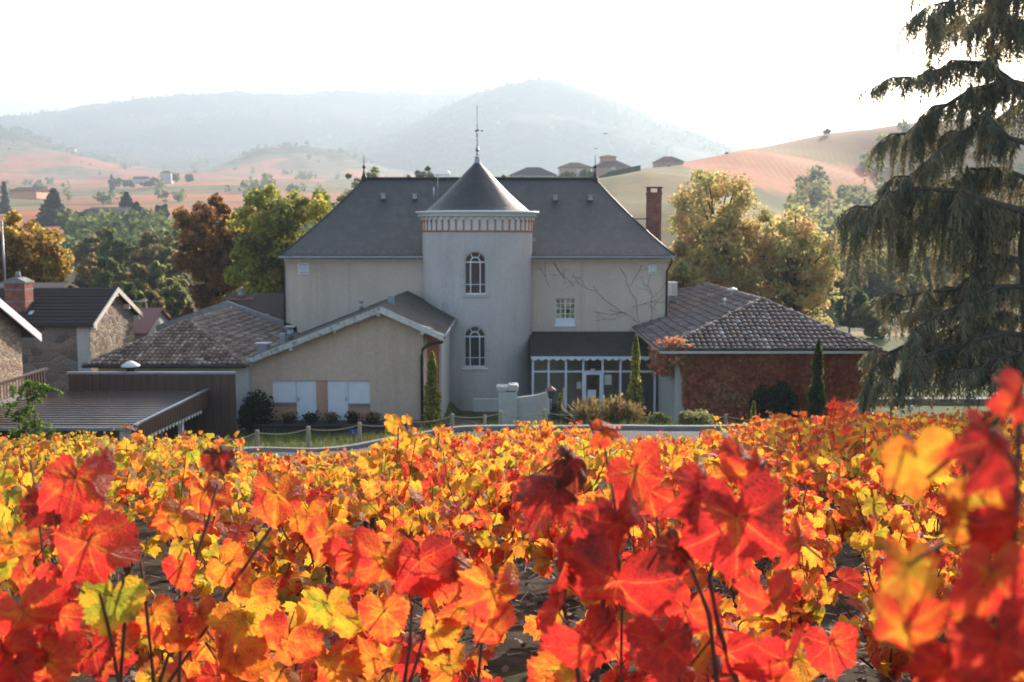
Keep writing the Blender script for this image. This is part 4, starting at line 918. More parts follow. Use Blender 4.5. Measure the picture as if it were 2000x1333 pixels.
def tree(name, label, px, pyt, Y, rad_px, zb=None, ratio=None, pal='gold', n=14000, leaf=.30, cl=60, grp=None, cat='tree', shape='round', seed=1, trunk=True, cb=.25, gap=1.0, limbs=14, bare=0):
    """one tree: trunk with limbs, and a crown of leaf clumps"""
    rg = np.random.default_rng(seed); c = W(px, 600, Y); x = c.x; zt = ZY(pyt, Y); zb = Hs(x, Y) if zb is None else zb; h = zt-zb; rad = rad_px/2000*Y
    e = empty(name, (x, Y, zb), label, cat, grp)
    z0 = zb + h*cb; ch = zt-z0; cz = z0+ch*.5
    # clump centres
    u = rg.normal(size=(cl, 3)); u /= np.linalg.norm(u, axis=1)[:, None]; k = rg.random(cl)**.45
    if shape == 'cone':
        t = rg.random(cl)**1.3; ang = rg.random(cl)*6.28; rr_ = rad*(1-t)*(.55+.45*rg.random(cl)); P = np.stack([rr_*np.cos(ang), rr_*np.sin(ang), z0+t*ch*.93], 1); cr = rad*(.16+.34*(1-t))
    elif shape == 'col':
        t = rg.random(cl); ang = rg.random(cl)*6.28; w_ = np.sin(np.pi*np.clip(t*.9+.12, 0, 1))**.6; rr_ = rad*w_*.55*rg.random(cl); P = np.stack([rr_*np.cos(ang), rr_*np.sin(ang), z0+t*ch*.94], 1); cr = rad*.5*w_+.02
    elif shape == 'flat':
        P = np.stack([u[:,0]*rad*k, u[:,1]*rad*k, cz+u[:,2]*ch*.36*k], 1); cr = np.full(cl, rad*.28)
    else:
        wob = 1+.16*np.sin(u[:,0]*3+seed)+.12*np.sin(u[:,2]*5+seed*2); P = np.stack([u[:,0]*rad*k*.86*wob, u[:,1]*rad*k*.86*wob, cz+u[:,2]*ch*.44*k*wob], 1); cr = rad*(.15+.14*rg.random(cl))*gap
    ci = rg.integers(0, cl, n); d = rg.normal(size=(n, 3)); d /= np.linalg.norm(d, axis=1)[:, None]; d *= (rg.random(n)**.4)[:, None]
    crn = np.asarray(cr)[ci][:, None]; pts = P[ci] + d*crn*np.array([1, 1, .8 if shape != 'cone' else .45]); pts[:, 0] += 0
    pts[:, 2] -= (d[:, 0]**2+d[:, 1]**2)*crn[:, 0]*.35
    Q = rand_quads(pts, np.full(n, leaf), rg).reshape(-1, 3)
    Q = Q - np.array([0, 0, zb])
    tint = np.clip(rg.random(cl)[ci]*.45 + rg.random(n)*.55, 0, 1)
    me = fast_mesh('crown', Q, 4, tint); me.materials.append(LM[pal]); cr_o = bpy.data.objects.new('crown', me); col.objects.link(cr_o); cr_o.parent = e
    if trunk:
        mb = MB(); tr = max(.03, h*.022); top = Vector((0, 0, (cz-zb)+ch*.12)); mb.tube([(0,0,-.4),(tr*.3,0,h*cb*.6),(0,tr*.4,(cz-zb)*.7), top], [tr*1.3, tr, tr*.75, tr*.35], 8)
        for q in rg.permutation(cl)[:limbs]:
            p = Vector(P[q]) - Vector((0, 0, zb)); s0 = Vector((0, 0, min(p.z*.62, top.z*.9))); s0.z = max(s0.z, h*cb*.7); m_ = s0.lerp(p, .5)+Vector((0,0,.08*(p-s0).length))
            mb.tube([s0, m_, p], [tr*.45, tr*.3, tr*.1], 5)
        mb.build('trunk', M['bark'], None).parent = e
    return e
if FULL:
    tree('plane_tree', 'rounded golden-brown tree behind the stone house at the left edge', 52, 412, 62, 108, pal='gold', n=34000, leaf=.23, cl=190, gap=.8, seed=2, cb=.2, limbs=20)
    tree('chestnut_tree', 'rusty brown chestnut tree left of the slate roof', 432, 354, 72, 92, pal='brown', n=36000, leaf=.24, cl=190, gap=.8, seed=3, cb=.12)
    tree('lime_tree', 'broad green and yellow tree against the left hip of the slate roof', 572, 340, 67, 135, pal='greeng', n=52000, leaf=.22, cl=260, gap=.75, seed=5, cb=.1, limbs=24)
    tree('lime_tree', 'smaller yellow-green treetop just left of the slate ridge', 662, 352, 74, 52, pal='greeng', n=9000, leaf=.25, cl=36, seed=6, cb=.1)
    tree('maple_tree', 'tall golden tree right behind the brick chimney', 1398, 342, 71, 142, pal='chest', n=27000, leaf=.22, cl=230, seed=8, cb=.08, gap=.72, limbs=70)
    tree('maple_tree', 'open-crowned yellow-green tree with dark limbs, right of the barn ridge', 1548, 380, 69, 128, pal='chest', n=17000, leaf=.22, cl=200, seed=9, cb=.10, gap=.66, limbs=90)
    tree('maple_tree', 'small yellow bush-like tree behind the barn roof next to the cream house', 1335, 455, 66, 78, pal='chest', n=10000, leaf=.26, cl=40, seed=10, cb=.1, limbs=14)
    tree('poplar', 'slim pale poplar peeping over the left part of the slate ridge', 820, 303, 180, 27, pal='olive', n=4000, leaf=.5, cl=60, gap=.8, seed=12, cb=.35)
    for i, (px, py, Y, r) in enumerate(((692,333,190,44),(742,330,200,38),(650,368,180,34),(775,342,200,28))):
        tree('bush_tree', ('pale hazy round tree beside the left roof finial','pale hazy tree behind the slate ridge between finial and aerial','grey-green hazy tree between the green tree and the slate roof','small hazy tree left of the slim poplar')[i], px, py, Y, r, pal='olive', n=5000, leaf=.5, cl=60, gap=.8, seed=20+i, cb=.2)
    tree('umbrella_pine', 'dark flat-topped pine right of the tower cone', 975, 318, 190, 24, pal='dark', n=3000, leaf=.5, cl=30, seed=31, cb=.45, shape='flat')
    # conifers and orchard trees on the far side of the valley
    con = [(115,364,330,36,'tall dark spruce above the golden tree on the left'),(256,374,372,22,'dark spruce standing behind the white farmhouse'),(275,394,340,20,'squat dark conifer touching the right end of the white farmhouse'),(20,352,420,8,'tiny dark conifer beside the far-left hillside house'),
           (160,410,330,14,'small dark cypress between the tall spruce and the white farmhouse'),(322,400,345,17,'lone dark bush right of the white farmhouse'),(228,340,900,5,'distant dark fir beside the hillside hedge')]
    for i, (px, py, Y, r, lb) in enumerate(con): tree('conifer', lb, px, py, Y, r, pal='dark', n=3200 if r > 15 else 900, leaf=.8 if Y < 400 else 1.4, cl=90, seed=40+i, cb=.02, shape='cone' if i not in (4,5) else 'round', grp='conifers across the valley')
    # the wood in the valley, left of the house
    wl = [(190,452,150,34),(238,438,135,32),(290,440,128,34),(335,452,120,30),(175,500,110,28),(225,490,105,30),(275,500,98,36),(325,500,100,32),(185,560,88,26),(240,545,84,30),(300,560,80,26),(345,545,84,28),(215,415,150,18),(370,402,175,26),(395,398,170,22),(350,420,150,22)]
    names = ['olive tree-top at the upper left edge of the valley wood','orange-tinged tree below the white farmhouse','round orange tree in the middle of the valley wood','yellowing tree at the upper right of the valley wood','greenish tree above the golden crown, lower left of the wood','dull green tree on the left middle of the valley wood','shaded brownish tree in the centre of the valley wood','shaded tree beside the rusty chestnut','light green bush-like tree right of the golden crown','dark tree low in the valley wood','pale poplar-like tree low in the valley wood','dark tree behind the parapet roof','small green tree just below the white farmhouse','hazy grey tree touching the top of the rusty chestnut','hazy low tree left of the rusty chestnut top','low hazy shrub under the lone dark bush']
    for i, (px, py, Y, r) in enumerate(wl): tree('woodland_tree', names[i], px, py, Y, r*1.35, pal=('wood','green','wood','olive')[i % 4], n=8000, leaf=.38, cl=80, gap=.9, seed=60+i, cb=.05, grp='trees of the valley wood', limbs=6)
    wr = [(1655,470,150,34),(1700,500,130,32),(1750,480,150,40),(1660,560,95,24),(1705,580,92,26),(1690,430,190,30),(1780,540,120,34),(1830,500,140,40),(1900,520,130,44),(1960,500,140,40),(1640,520,120,24),(1590,480,150,34)]
    wn = ['hazy tree at the top right of the golden maple','hazy yellow tree left of the cedar','hazy brown tree behind the cedar branches','pale green tree just above the barn roof end','small green tree at the right end of the barn ridge line','faint bluish tree highest on the slope left of the cedar','hazy tree seen through the lower cedar boughs','yellowish hazy tree behind the cedar middle','hazy tree behind the cedar near its trunk','hazy tree at the right edge behind the cedar','hazy tree beside the golden maple foot','dim tree behind the open-crowned maple']
    for i, (px, py, Y, r) in enumerate(wr): tree('woodland_tree', wn[i], px, py, Y, r*1.3, pal=('olive','wood','wood','green')[i % 4], n=7500, leaf=.40, cl=80, gap=.9, seed=90+i, cb=.05, grp='trees on the slope right of the barn', limbs=6)
    # ridge trees on the right hill, hedges near its houses
    rt = [(1603,252,545,8,'dark round tree on the crest of the right-hand hill'),(1413,300,448,4,'tiny tree on the crest where the red vines begin'),(1742,240,558,3,'tiny tree on the crest beside the cedar')]
    for i, (px, py, Y, r, lb) in enumerate(rt): tree('crest_tree', lb, px, py, Y, r, pal='green', n=700, leaf=1.0, cl=16, seed=120+i, cb=.15, shape='round')
    for i, (px, py, Y, r, lb) in enumerate([(1108,336,300,22,'olive shrubbery in front of the two pale hill villas'),(1145,333,310,20,'shrubbery under the turreted hill villa'),(1030,345,290,16,'round shrub left of the hill villas'),(1300,322,340,10,'shrub at the left corner of the rightmost hill villa'),(1270,333,330,12,'low shrub below the rightmost hill villa')]):
        tree('shrub', lb, px, py, Y, r, pal='green', n=1400, leaf=.7, cl=22, seed=140+i, cb=.0, zb=ZY(py+18, Y), trunk=False, cat='shrub')
    # skyline trees on the far ridge and knoll, hillside hedge
    for i in range(26):
        px = [450,470,476,210,155,100,715,728,560,300,350,400,590,640,838,860,880,60,500,520,540,565,600,625,650,685][i]; far_ = i < 18
        Y = 3880 if far_ else 1840; py = (interp(RINGS[17][1], px)-(6 if i < 6 else 3)) if far_ else interp(RINGS[12][1], px)-5
        tree('far_tree', 'tiny hazy tree on the skyline of the distant ridge' if far_ else 'tiny hazy tree on top of the low knoll left of the roof', px, py, Y, 4 if far_ else 6, pal='green', n=260, leaf=5 if far_ else 3, cl=8, seed=160+i, cb=0, zb=ZY(py+9, Y), trunk=False, grp='trees on the distant ridge' if far_ else 'trees on the low knoll')
    hedge = MB()
def far_house(name, label, pxa, pxb, pyb, pye, pyr, Y, wm, rm, hip=False, depth=None, cat='house', parts=None, wins=()):
    x0, x1 = XY(pxa, Y), XY(pxb, Y); d = depth or (x1-x0)*.7; zb, ze, zr = ZY(pyb, Y), ZY(pye, Y), ZY(pyr, Y+d/2); e = empty(name, ((x0+x1)/2, Y+d/2, zb), label, cat)
    mb = MB(); mb.box(x0, x1, Y, Y+d, zb-.6, ze); mb.build('wall', M[wm], e); mb = MB(); o = .05*(x1-x0); ins = min((x1-x0)*.42, d*.5) if hip else 0; ym = Y+d/2
    P = [(x0-o,Y-o,ze),(x1+o,Y-o,ze),(x1+o,Y+d+o,ze),(x0-o,Y+d+o,ze)]; a, b = (x0+ins-(0 if hip else o),ym,zr),(x1-ins+(0 if hip else o),ym,zr)
    mb.poly([P[0],P[1],b,a]); mb.poly([P[2],P[3],a,b]); mb.poly([P[1],P[2],b]); mb.poly([P[3],P[0],a]); mb.poly(P[::-1]); mb.build('roof', M[rm], e)
    for k, (wx, wy0, wy1, wx1) in enumerate(wins):
        mb = MB(); mb.box(XY(wx,Y), XY(wx1,Y), Y-.05, Y-.005, ZY(wy1,Y), ZY(wy0,Y)); mb.build('window', M['white'] if k == 0 else M['glass'], e)
    return e
M['pinkwall'] = m_simple('pink_render', (.62,.38,.28), .9, .1, .3); M['farwhite'] = m_simple('white_render', (.62,.6,.58), .9, .1, .3); M['roofred'] = m_simple('far_roof_tile', (.2,.11,.085), .9, .25, .6)
M['roofdark'] = m_simple('far_dark_roof', (.07,.055,.055), .85, .25, .6)
far_house('villa', 'pale villa with a low pitched roof just right of the tower cone', 1000, 1083, 352, 342, 327, 300, 'farwhite', 'roofdark', True, wins=((1030,346,351,1045),))
far_house('villa', 'ochre villa with a low hipped roof, middle of the hilltop houses', 1092, 1152, 345, 327, 318, 330, 'annex', 'roofred', True, wins=((1125,331,337,1132),))
v = far_house('villa', 'two-storey pink villa with a square turret on the hill', 1158, 1226, 345, 326, 313, 322, 'pinkwall', 'roofred', True, wins=((1190,325,331,1200),))
tx0, tx1 = XY(1172,324), XY(1201,324); mb = MB(); mb.box(tx0,tx1,325,330,ZY(320,324),ZY(306.5,324)); tt = mb.build('turret', M['pinkwall'], v); mb = MB(); o = .4
z = ZY(306,324); zt__ = ZY(302,327); c = ((tx0+tx1)/2, 327.5, zt__); q = [(tx0-o,324.6,z),(tx1+o,324.6,z),(tx1+o,330.4,z),(tx0-o,330.4,z)]
for k in range(4): mb.poly([q[k], q[(k+1)%4], c])
mb.build('turret_roof', M['roofred'], tt)
far_house('villa', 'lone pink villa with a gable roof at the left end of the red hill vines', 1276, 1330, 330, 316, 306, 352, 'pinkwall', 'roofred', True)
far_house('farmhouse', 'long white farmhouse with a dark roof above the valley wood', 182, 275, 434, 413, 405, 352, 'farwhite', 'roofdark', False, 9)
far_house('farmhouse', 'lower gabled white wing in front of the long farmhouse', 168, 196, 446, 420, 409, 345, 'farwhite', 'roofdark', False, 6)
far_house('hill_house', 'distant brownish house among the vines at the far left', 32, 82, 385, 373, 366, 400, 'annex', 'roofdark', False, 14)
far_house('hill_house', 'distant tall square house on the hillside left of the rusty chestnut', 322, 343, 358, 338, 334, 880, 'farwhite', 'roofdark', True)
far_house('hill_house', 'distant low barn beside the tall square house', 270, 296, 358, 350, 345, 870, 'farwhite', 'roofdark', False)
far_house('hill_house', 'tiny white house high on the left hillside', 148, 160, 296, 291, 288, 1780, 'farwhite', 'roofred', False)
if FULL:
    for i, (px, py, r) in enumerate(((235,348,16),(260,350,14),(310,346,10),(352,340,8),(378,340,9),(300,352,14))):
        tree('hillside_tree', ('hazy tree at the left end of the hillside hedge','hazy tree in the middle of the hillside hedge','dark hazy tree left of the tall square house','reddish hazy tree right of the tall square house','round hazy tree at the right end of the hillside hedge','low hazy bush in front of the hillside barn')[i], px, py, 880-i*4, r, pal='green' if i != 3 else 'wood', n=900, leaf=2.0, cl=18, seed=200+i, cb=0, zb=ZY(py+16, 880), trunk=False, grp='trees round the hillside farm')
mb = MB()   # clipped hedge by the villas
hd = []
for i in range(24):
    px = 1165+i*3.6; Y = 296+i*.9; top = 352-i*.75; x = XY(px, Y); hd.append((x, Y, ZY(top+14, Y), ZY(top-4-8*min(1, i/6), Y)))
for (a, b) in zip(hd, hd[1:]): mb.add([(a[0],a[1],a[2]),(b[0],b[1],b[2]),(b[0],b[1]+2,b[2]),(a[0],a[1]+2,a[2]),(a[0],a[1],a[3]),(b[0],b[1],b[3]),(b[0],b[1]+2,b[3]),(a[0],a[1]+2,a[3])], [(0,1,5,4),(4,5,6,7),(2,3,7,6),(0,4,7,3),(1,2,6,5)], .5)
t = NT('hedge_green'); p = t.pos(); M['hedge'] = t.done(t.bsdf(t.ramp(t.noise(p, 1.2, 6, .7), [(.35,(.015,.022,.012)),(.7,(.05,.06,.03))]), .9, .1, 0, t.bump(t.noise(p, 1.5, 5), 1, .5)))
o = mb.build('hedge', M['hedge']); tag(o, 'long dark clipped hedge running below the turreted villa', 'hedge')

# far woods: nobody could count these crowns
def far_wood(name, label, spots, sizes, pal, seed, leafs, per=26):
    rg = np.random.default_rng(seed); C = []; S = []
    for (x, y), sz in zip(spots, sizes):
        z = Hs(x, y); d = rg.normal(size=(per, 3)); d /= np.linalg.norm(d, axis=1)[:, None]; d *= (rg.random(per)**.4)[:, None]
        C.append(np.array([x, y, z+sz*.55]) + d*np.array([sz*.5, sz*.5, sz*.6])); S.append(np.full(per, sz*leafs))
    C = np.vstack(C); S = np.concatenate(S); Q = rand_quads(C, S, rg).reshape(-1, 3); tt_ = np.repeat(rg.random(len(spots)), per)*.7+rg.random(len(C))*.3
    me = fast_mesh(name, Q, 4, tt_); me.materials.append(LM[pal]); tag(link(name, me), label, 'woods', kind='stuff')
if FULL:
    rg = np.random.default_rng(321)
    def sp_(n, a, b, y0, y1, f=None):
        out = []
        while len(out) < n:
            px = rg.uniform(a, b); Y = rg.uniform(y0, y1)
            if f is None or f(px, Y): out.append(((px-1000)/2000*Y, Y))
        return out
    s_ = sp_(2600, -150, 1500, 2150, 3900, lambda p, y: float(hash_noise(np.array([p*3.]), np.array([y*.6]), 150, 41)[0]) > .42); far_wood('mountain_woods', 'hazy blue-grey woods covering the distant mountain slopes', s_, rg.uniform(8, 13, len(s_)), 'green', 1, .5, 12)
    s_ = sp_(170, -100, 960, 540, 2050, lambda p, y: float(hash_noise(np.array([p*2.]), np.array([y]), 70, 42)[0]) > .66) + sp_(90, 470, 730, 1780, 2000); far_wood('hedgerows', 'scattered hedgerows and copses between the far vineyard plots', s_, rg.uniform(4, 9, len(s_)), 'green', 2, .4, 20)
    s_ = sp_(240, 1550, 2150, 130, 400) + sp_(60, 1640, 2000, 300, 540, lambda p, y: float(hash_noise(np.array([p]), np.array([y]), 40, 43)[0]) > .68); far_wood('slope_woods', 'hazy wooded slope behind the barn and the cedar', s_, rg.uniform(3, 7.5, len(s_)), 'olive', 3, .22, 120)
    s_ = sp_(200, 130, 700, 215, 300); far_wood('valley_scrub', 'dull green scrub rising behind the valley wood', s_, rg.uniform(3, 6, len(s_)), 'green', 4, .24, 90)

# ================================================================== weeping cedar
def cedar():
    rg = np.random.default_rng(77); Y0 = 36.0; x0 = XY(2035, Y0); zb = Hs(x0, Y0)
    e = empty('cedar', (x0, Y0, zb), 'huge weeping cedar with drooping dark boughs filling the right edge', 'tree')
    mb = MB(); base = Vector((x0, Y0, zb))
    tp = [(2040,860),(2025,640),(2015,480),(2032,330),(2060,180),(2055,0),(2060,-160)]
    TP = [W(px, py, Y0) for px, py in tp]; mb.tube(TP, [.55,.5,.44,.38,.3,.22,.12], 12)
    limbs = [ # photo-measured boughs and the depth they reach
     ([(2055,60),(1990,-25),(1920,-30),(1850,5),(1822,40)], -1.5, .16, 1.6), ([(2055,90),(1990,40),(1950,20),(1900,30)], 1.5, .13, 1.6), ([(2058,-40),(1990,-110),(1900,-100),(1840,-60)], .5, .13, 1.4),
     ([(2055,200),(1985,165),(1930,125),(1880,120),(1820,140),(1778,152)], -1.0, .17, .9), ([(2050,180),(1975,160),(1900,175),(1850,205),(1800,235),(1768,262)], 1.2, .2, 2.0),
     ([(2040,290),(1970,270),(1925,225),(1880,260),(1830,300),(1775,345),(1757,370)], -.5, .15, 1.5),
     ([(2030,360),(1960,330),(1890,330),(1850,355),(1820,380)], 2.0, .13, 1.9),
     ([(2025,420),(1950,400),(1880,375),(1800,368),(1740,376),(1700,405),(1675,432)], -.8, .2, 3.0), ([(2025,430),(1960,415),(1880,410),(1820,420),(1770,440)], 1.8, .15, 2.8),
     ([(2020,520),(1960,500),(1900,540),(1870,565),(1820,570),(1765,580),(1740,590)], .3, .2, 1.3),
     ([(2020,560),(1950,560),(1890,590),(1840,610),(1790,640)], -1.8, .17, 1.4),
     ([(2030,640),(1960,610),(1890,632),(1830,655),(1790,665),(1735,690),(1700,725),(1690,770)], -1.2, .2, 1.7), ([(2030,660),(1960,650),(1900,665),(1850,680),(1790,700),(1750,745)], -2.6, .18, 1.6), ([(2030,660),(1970,650),(1930,660),(1880,670),(1840,700)], 1.6, .16, 1.7),
     ([(2045,700),(2000,690),(1950,700),(1900,725)], -3.0, .15, 1.3)]
    strands = []
    def limb(pts, r, droop, dens=1.0):
        n = len(pts); mb.tube(pts, [r*.72*(1-.9*i/(n-1)) for i in range(n)], 6)
        L = [(pts[i+1]-pts[i]).length for i in range(n-1)]; tot = sum(L); m_ = int(tot/.085*dens)
        for _ in range(m_):
            d = (.10+.92*rg.random())*tot; i = 0
            while i < n-2 and d > L[i]: d -= L[i]; i += 1
            p = pts[i].lerp(pts[i+1], min(1, d/L[i])); strands.append((p, droop, (pts[i+1]-pts[i]).normalized()))
    for pl, dy, r, dr in limbs:
        n = len(pl); pts = [W(px, py, Y0+dy*i/(n-1)) for i, (px, py) in enumerate(pl)]; limb(pts, r, dr, 1.5)
        for k in range(5):      # side boughs
            i = 1+k % (n-1); a = pts[i]; dirx = (pts[i]-pts[i-1]).normalized(); sd = Vector((dirx.x*.6, (-1)**k*(1.0), rg.uniform(-.15,.1))).normalized(); ln = rg.uniform(.8,1.7)
            limb([a, a+sd*ln*.5+Vector((0,0,.1)), a+sd*ln+Vector((0,0,-.15))], r*.4, dr*.8, 1.3)
    for k in range(34):     # boughs on the sides away from the picture, so that the tree is whole
        z = zb+2.5+k*.42; a = rg.uniform(-1.9, 1.9); ln = rg.uniform(2.5,5.0)*(1-.3*k/34); d = Vector((math.cos(a), math.sin(a), 0)); t_ = (z-zb)/(TP[-1].z-zb); c = Vector((x0+.1, Y0, z))
        limb([c, c+d*ln*.5+Vector((0,0,.35)), c+d*ln+Vector((0,0,-.3))], .12, 1.4, .9)
    ob_ = mb.build('trunk', M['bark'], e)
    V = []; Tn = []
    for p, dr, dirv in strands:
        L = dr*rg.uniform(.25,1.1); a = rg.random()*6.28; out = Vector((math.cos(a), math.sin(a), 0))*rg.uniform(.05,.4)+dirv*.25; nseg = max(4, int(L/.11)); q = p.copy(); tint = rg.random()*.6
        for i in range(nseg):
            f = i/nseg; q = p + out*(1-math.exp(-f*2.5))*1.0 + Vector((0,0,-L*f**1.25+.05*math.sin(f*3)))
            for k in range(4):
                aa = rg.random()*6.28; ln = rg.uniform(.1,.3)*(1.15-.6*f); sp = Vector((math.cos(aa)*.6, math.sin(aa)*.6, -rg.uniform(.5,1.3))).normalized(); w_ = Vector((-sp.y, sp.x, rg.uniform(-.3,.3))).normalized()*.024
                b = q+sp*ln*.1; tip = q+sp*ln*1.5; V += [b-w_, b+w_, tip+w_*.4, tip-w_*.4]; Tn.append(min(1, tint+rg.random()*.4))
    V = np.array([tuple(v) for v in V]); me = fast_mesh('foliage', V, 4, np.array(Tn)); me.materials.append(LM['cedar']); link('foliage', me, None, e)
if FULL: cedar()

# ---- columnar cypresses, shrubs and garden plants
def leafy(name, label, cat, fn, n, leaf, pal, loc, grp=None, seed=1, aspect=1.0, stems=None):
    rg = np.random.default_rng(seed); e = empty(name, loc, label, cat, grp); pts = fn(rg, n); Q = rand_quads(pts, np.full(n, leaf), rg, aspect=aspect).reshape(-1, 3)
    me = fast_mesh('foliage', Q, 4, rg.random(n)); me.materials.append(LM[pal]); o = bpy.data.objects.new('foliage', me); col.objects.link(o); o.parent = e
    mb = MB(); 
    for s in (stems or [((0,0,-.1),(0,0,.3),.03)]): mb.tube([s[0], Vector(s[0]).lerp(Vector(s[1]), .5)+Vector((.01,.02,0)), s[1]], [s[2], s[2]*.8, s[2]*.4], 5)
    mb.build('stem', M['bark'], None).parent = e
    return e
def cyp(px, pyt, pyb, Y, wpx, label, seed, pal='greeng', n=4200):
    h = ZY(pyt, Y)-ZY(pyb, Y); r = wpx/2000*Y/2; zb = min(ZY(pyb, Y), 9)
    zb = Hs(XY(px, Y), Y)-.05; h = ZY(pyt, Y)-zb
    def fn(rg, n):
        t = rg.random(n)**.9; a = rg.random(n)*6.28; w_ = (np.clip(t*7, 0, 1)*(1-t)**.55*1.15)*(1+.30*np.sin(t*17+a*2+seed)+.22*np.sin(t*41+a*3)+.12*np.sin(a*5)); rr_ = r*w_*(.4+.6*rg.random(n)**.4)*(1+.25*(rg.random(n) > .93))
        return np.stack([rr_*np.cos(a), rr_*np.sin(a), t*h], 1)
    leafy('cypress', label, 'cypress', fn, n, .085, pal, (XY(px, Y), Y, zb), 'slim cypresses by the buildings', seed, 1.0, [((0,0,-.1),(0,0,h*.9),.05)])
if FULL:
    cyp(843, 688, 815, 39.5, 32, 'slim yellow-green cypress at the right corner of the annex', 301)
    cyp(1243, 655, 805, 40, 25, 'slim ragged cypress in front of the verandah', 302, n=3000)
    cyp(1601, 664, 812, 39.5, 28, 'tall dark green cypress against the red creeper', 303, 'green', 8000)
    cyp(1095, 770, 810, 38, 9, 'thin young cypress beside the white garden wall', 304, n=900)
    cyp(1477, 785, 815, 37.5, 9, 'thin young cypress low in front of the red creeper', 305, n=900)
    def bush(px, py, Y, rx_, h, label, pal='green', seed=1, n=2500, leaf=.09, cat='shrub', grp=None, name='shrub'):
        zb = Hs(XY(px, Y), Y)-.05
        def fn(rg, n):
            cl = 18; c = rg.normal(size=(cl,3)); c /= np.linalg.norm(c, axis=1)[:,None]; c = c*np.array([rx_*.6, rx_*.6, h*.3])+np.array([0,0,h*.5]); i = rg.integers(0,cl,n); d = rg.normal(size=(n,3)); d /= np.linalg.norm(d,axis=1)[:,None]
            p = c[i]+d*(rg.random(n)**.4)[:,None]*np.array([rx_*.4, rx_*.4, h*.25]); p[:,2] = np.abs(p[:,2]); return p
        return leafy(name, label, cat, fn, n, leaf, pal, (XY(px, Y), Y, zb), grp, seed)
    bush(1515, 765, 42.3, 1.1, 2.1, 'dark evergreen shrub against the foot of the red creeper', 'dark', 311, 5000, .12)
    bush(500, 775, 40.8, .75, 1.7, 'dark shrub growing between the brown wall and the annex shutters', 'dark', 312, 1500, .1)
    bush(476, 800, 40.3, .45, 1.2, 'dark low shrub at the foot of the brown wall', 'dark', 313, 900, .1)
    bush(1292, 840, 33.2, .5, .55, 'round green bush behind the kerb, left of a rope post', 'green', 314, 1600, .06)
    bush(1352, 838, 33.2, .42, .7, 'silvery green tufted bush behind the kerb, right of a rope post', 'olive', 315, 1200, .06)
    bush(1160, 800, 36.5, .5, .7, 'dark clipped bush in front of the verandah door', 'dark', 316, 1200, .07)
    bush(1212, 800, 36.8, .45, .6, 'dark clipped bush right of the verandah door', 'dark', 317, 1200, .07)
    bush(1105, 800, 37.4, .6, 1.0, 'dark bush beside the end of the curved white wall', 'dark', 318, 1500, .08)
    bush(850, 815, 38.6, .5, .5, 'low dark bush at the foot of the corner cypress', 'green', 319, 900, .07)
    def tufts(px, Y, h, w_, label, pal, seed, n=260, zoff=0):
        x = XY(px, Y); zb = Hs(x, Y)-.03; rg = np.random.default_rng(seed); e = empty('ornamental_grass', (x, Y, zb), label, 'plant', 'feathery garden grasses'); V = []; Tn = []
        for i in range(n):
            a = rg.random()*6.28; l = h*rg.uniform(.4,1.05); lean = rg.uniform(.1,1.5)*w_; l *= 1-.25*lean/w_; b = Vector((rg.normal()*w_*.3, rg.normal()*w_*.3, 0)); mid = b+Vector((math.cos(a)*lean*.4, math.sin(a)*lean*.4, l*.6)); tip = b+Vector((math.cos(a)*lean, math.sin(a)*lean, l)); wv = Vector((-math.sin(a), math.cos(a), 0))*.008
            V += [b-wv, b+wv, mid+wv, mid-wv, mid-wv, mid+wv, tip+wv*2.2, tip-wv*2.2]; t_ = rg.random(); Tn += [t_*.6, t_]
            if i % 3 == 0:
                for k in range(4): q = mid.lerp(tip, rg.random())+Vector((rg.normal()*.04, rg.normal()*.04, 0)); s = rg.normal(size=3)*.03; s = Vector(s); s2 = Vector(rg.normal(size=3)*.03); V += [q-s, q+s2, q+s, q-s2]; Tn.append(.8)
        me = fast_mesh('blades', np.array([tuple(v) for v in V]), 4, np.array(Tn)); me.materials.append(LM[pal]); o = bpy.data.objects.new('blades', me); col.objects.link(o); o.parent = e
    tufts(1150, 34.5, 1.25, .55, 'golden feathery grass clump left of the ragged cypress', 'straw', 331)
    tufts(1200, 34.2, 1.2, .5, 'golden feathery grass clump nearest the ragged cypress', 'straw', 332)
    tufts(1235, 34, 1.0, .4, 'straw-coloured grass clump with red berries right of the others', 'straw', 333, 200)
    tufts(1370, 33, .7, .35, 'small spiky green grass tuft right of the round bush', 'olive', 334, 400)
    # sapling in fresh leaf at the far left
    x = XY(52, 29.6); zb = Hs(x, 29.6)
    def sap(rg, n):
        out = []; 
        for f in range(46):
            a = rg.random()*6.28; z = rg.uniform(.8, 3.9); b = np.array([rg.normal()*.25, rg.normal()*.25, z]); l = rg.uniform(.35,.85)
            for k in range(n//46):
                t_ = rg.random(); out.append(b+np.array([math.cos(a)*l*t_, math.sin(a)*l*t_, .25*t_-.45*t_*t_])+rg.normal(size=3)*.035)
        return np.array(out)
    leafy('sapling', 'bright green sapling with feathery leaves in front of the canopy', 'sapling', sap, 4600, .085, 'fresh', (x, 29.6, zb), None, 341, .6, [((0,0,-.1),(.1,0,3.6),.03),((0,0,-.1),(-.5,.1,1.9),.025),((0,0,-.1),(.6,-.1,1.8),.025)])
    # red creeper over the barn front
    rg = np.random.default_rng(55); n = 30000; x = rg.uniform(BX0-.05, BX1+.1, n); z = rg.uniform(.4, bz+.05, n); y = np.full(n, BY-.02) - rg.random(n)**1.5*(.10+.16*hash_noise(x, z, .7, 4))
    keep = (x > BX0+.12*(np.sin(z*3)+1)+np.clip(2.4-z, 0, 1)*.35+.1) & ~((z < 1.6+.9*hash_noise(x, z, 1.1, 9)) & (x > 14.4)); x, y, z = x[keep], y[keep], z[keep]
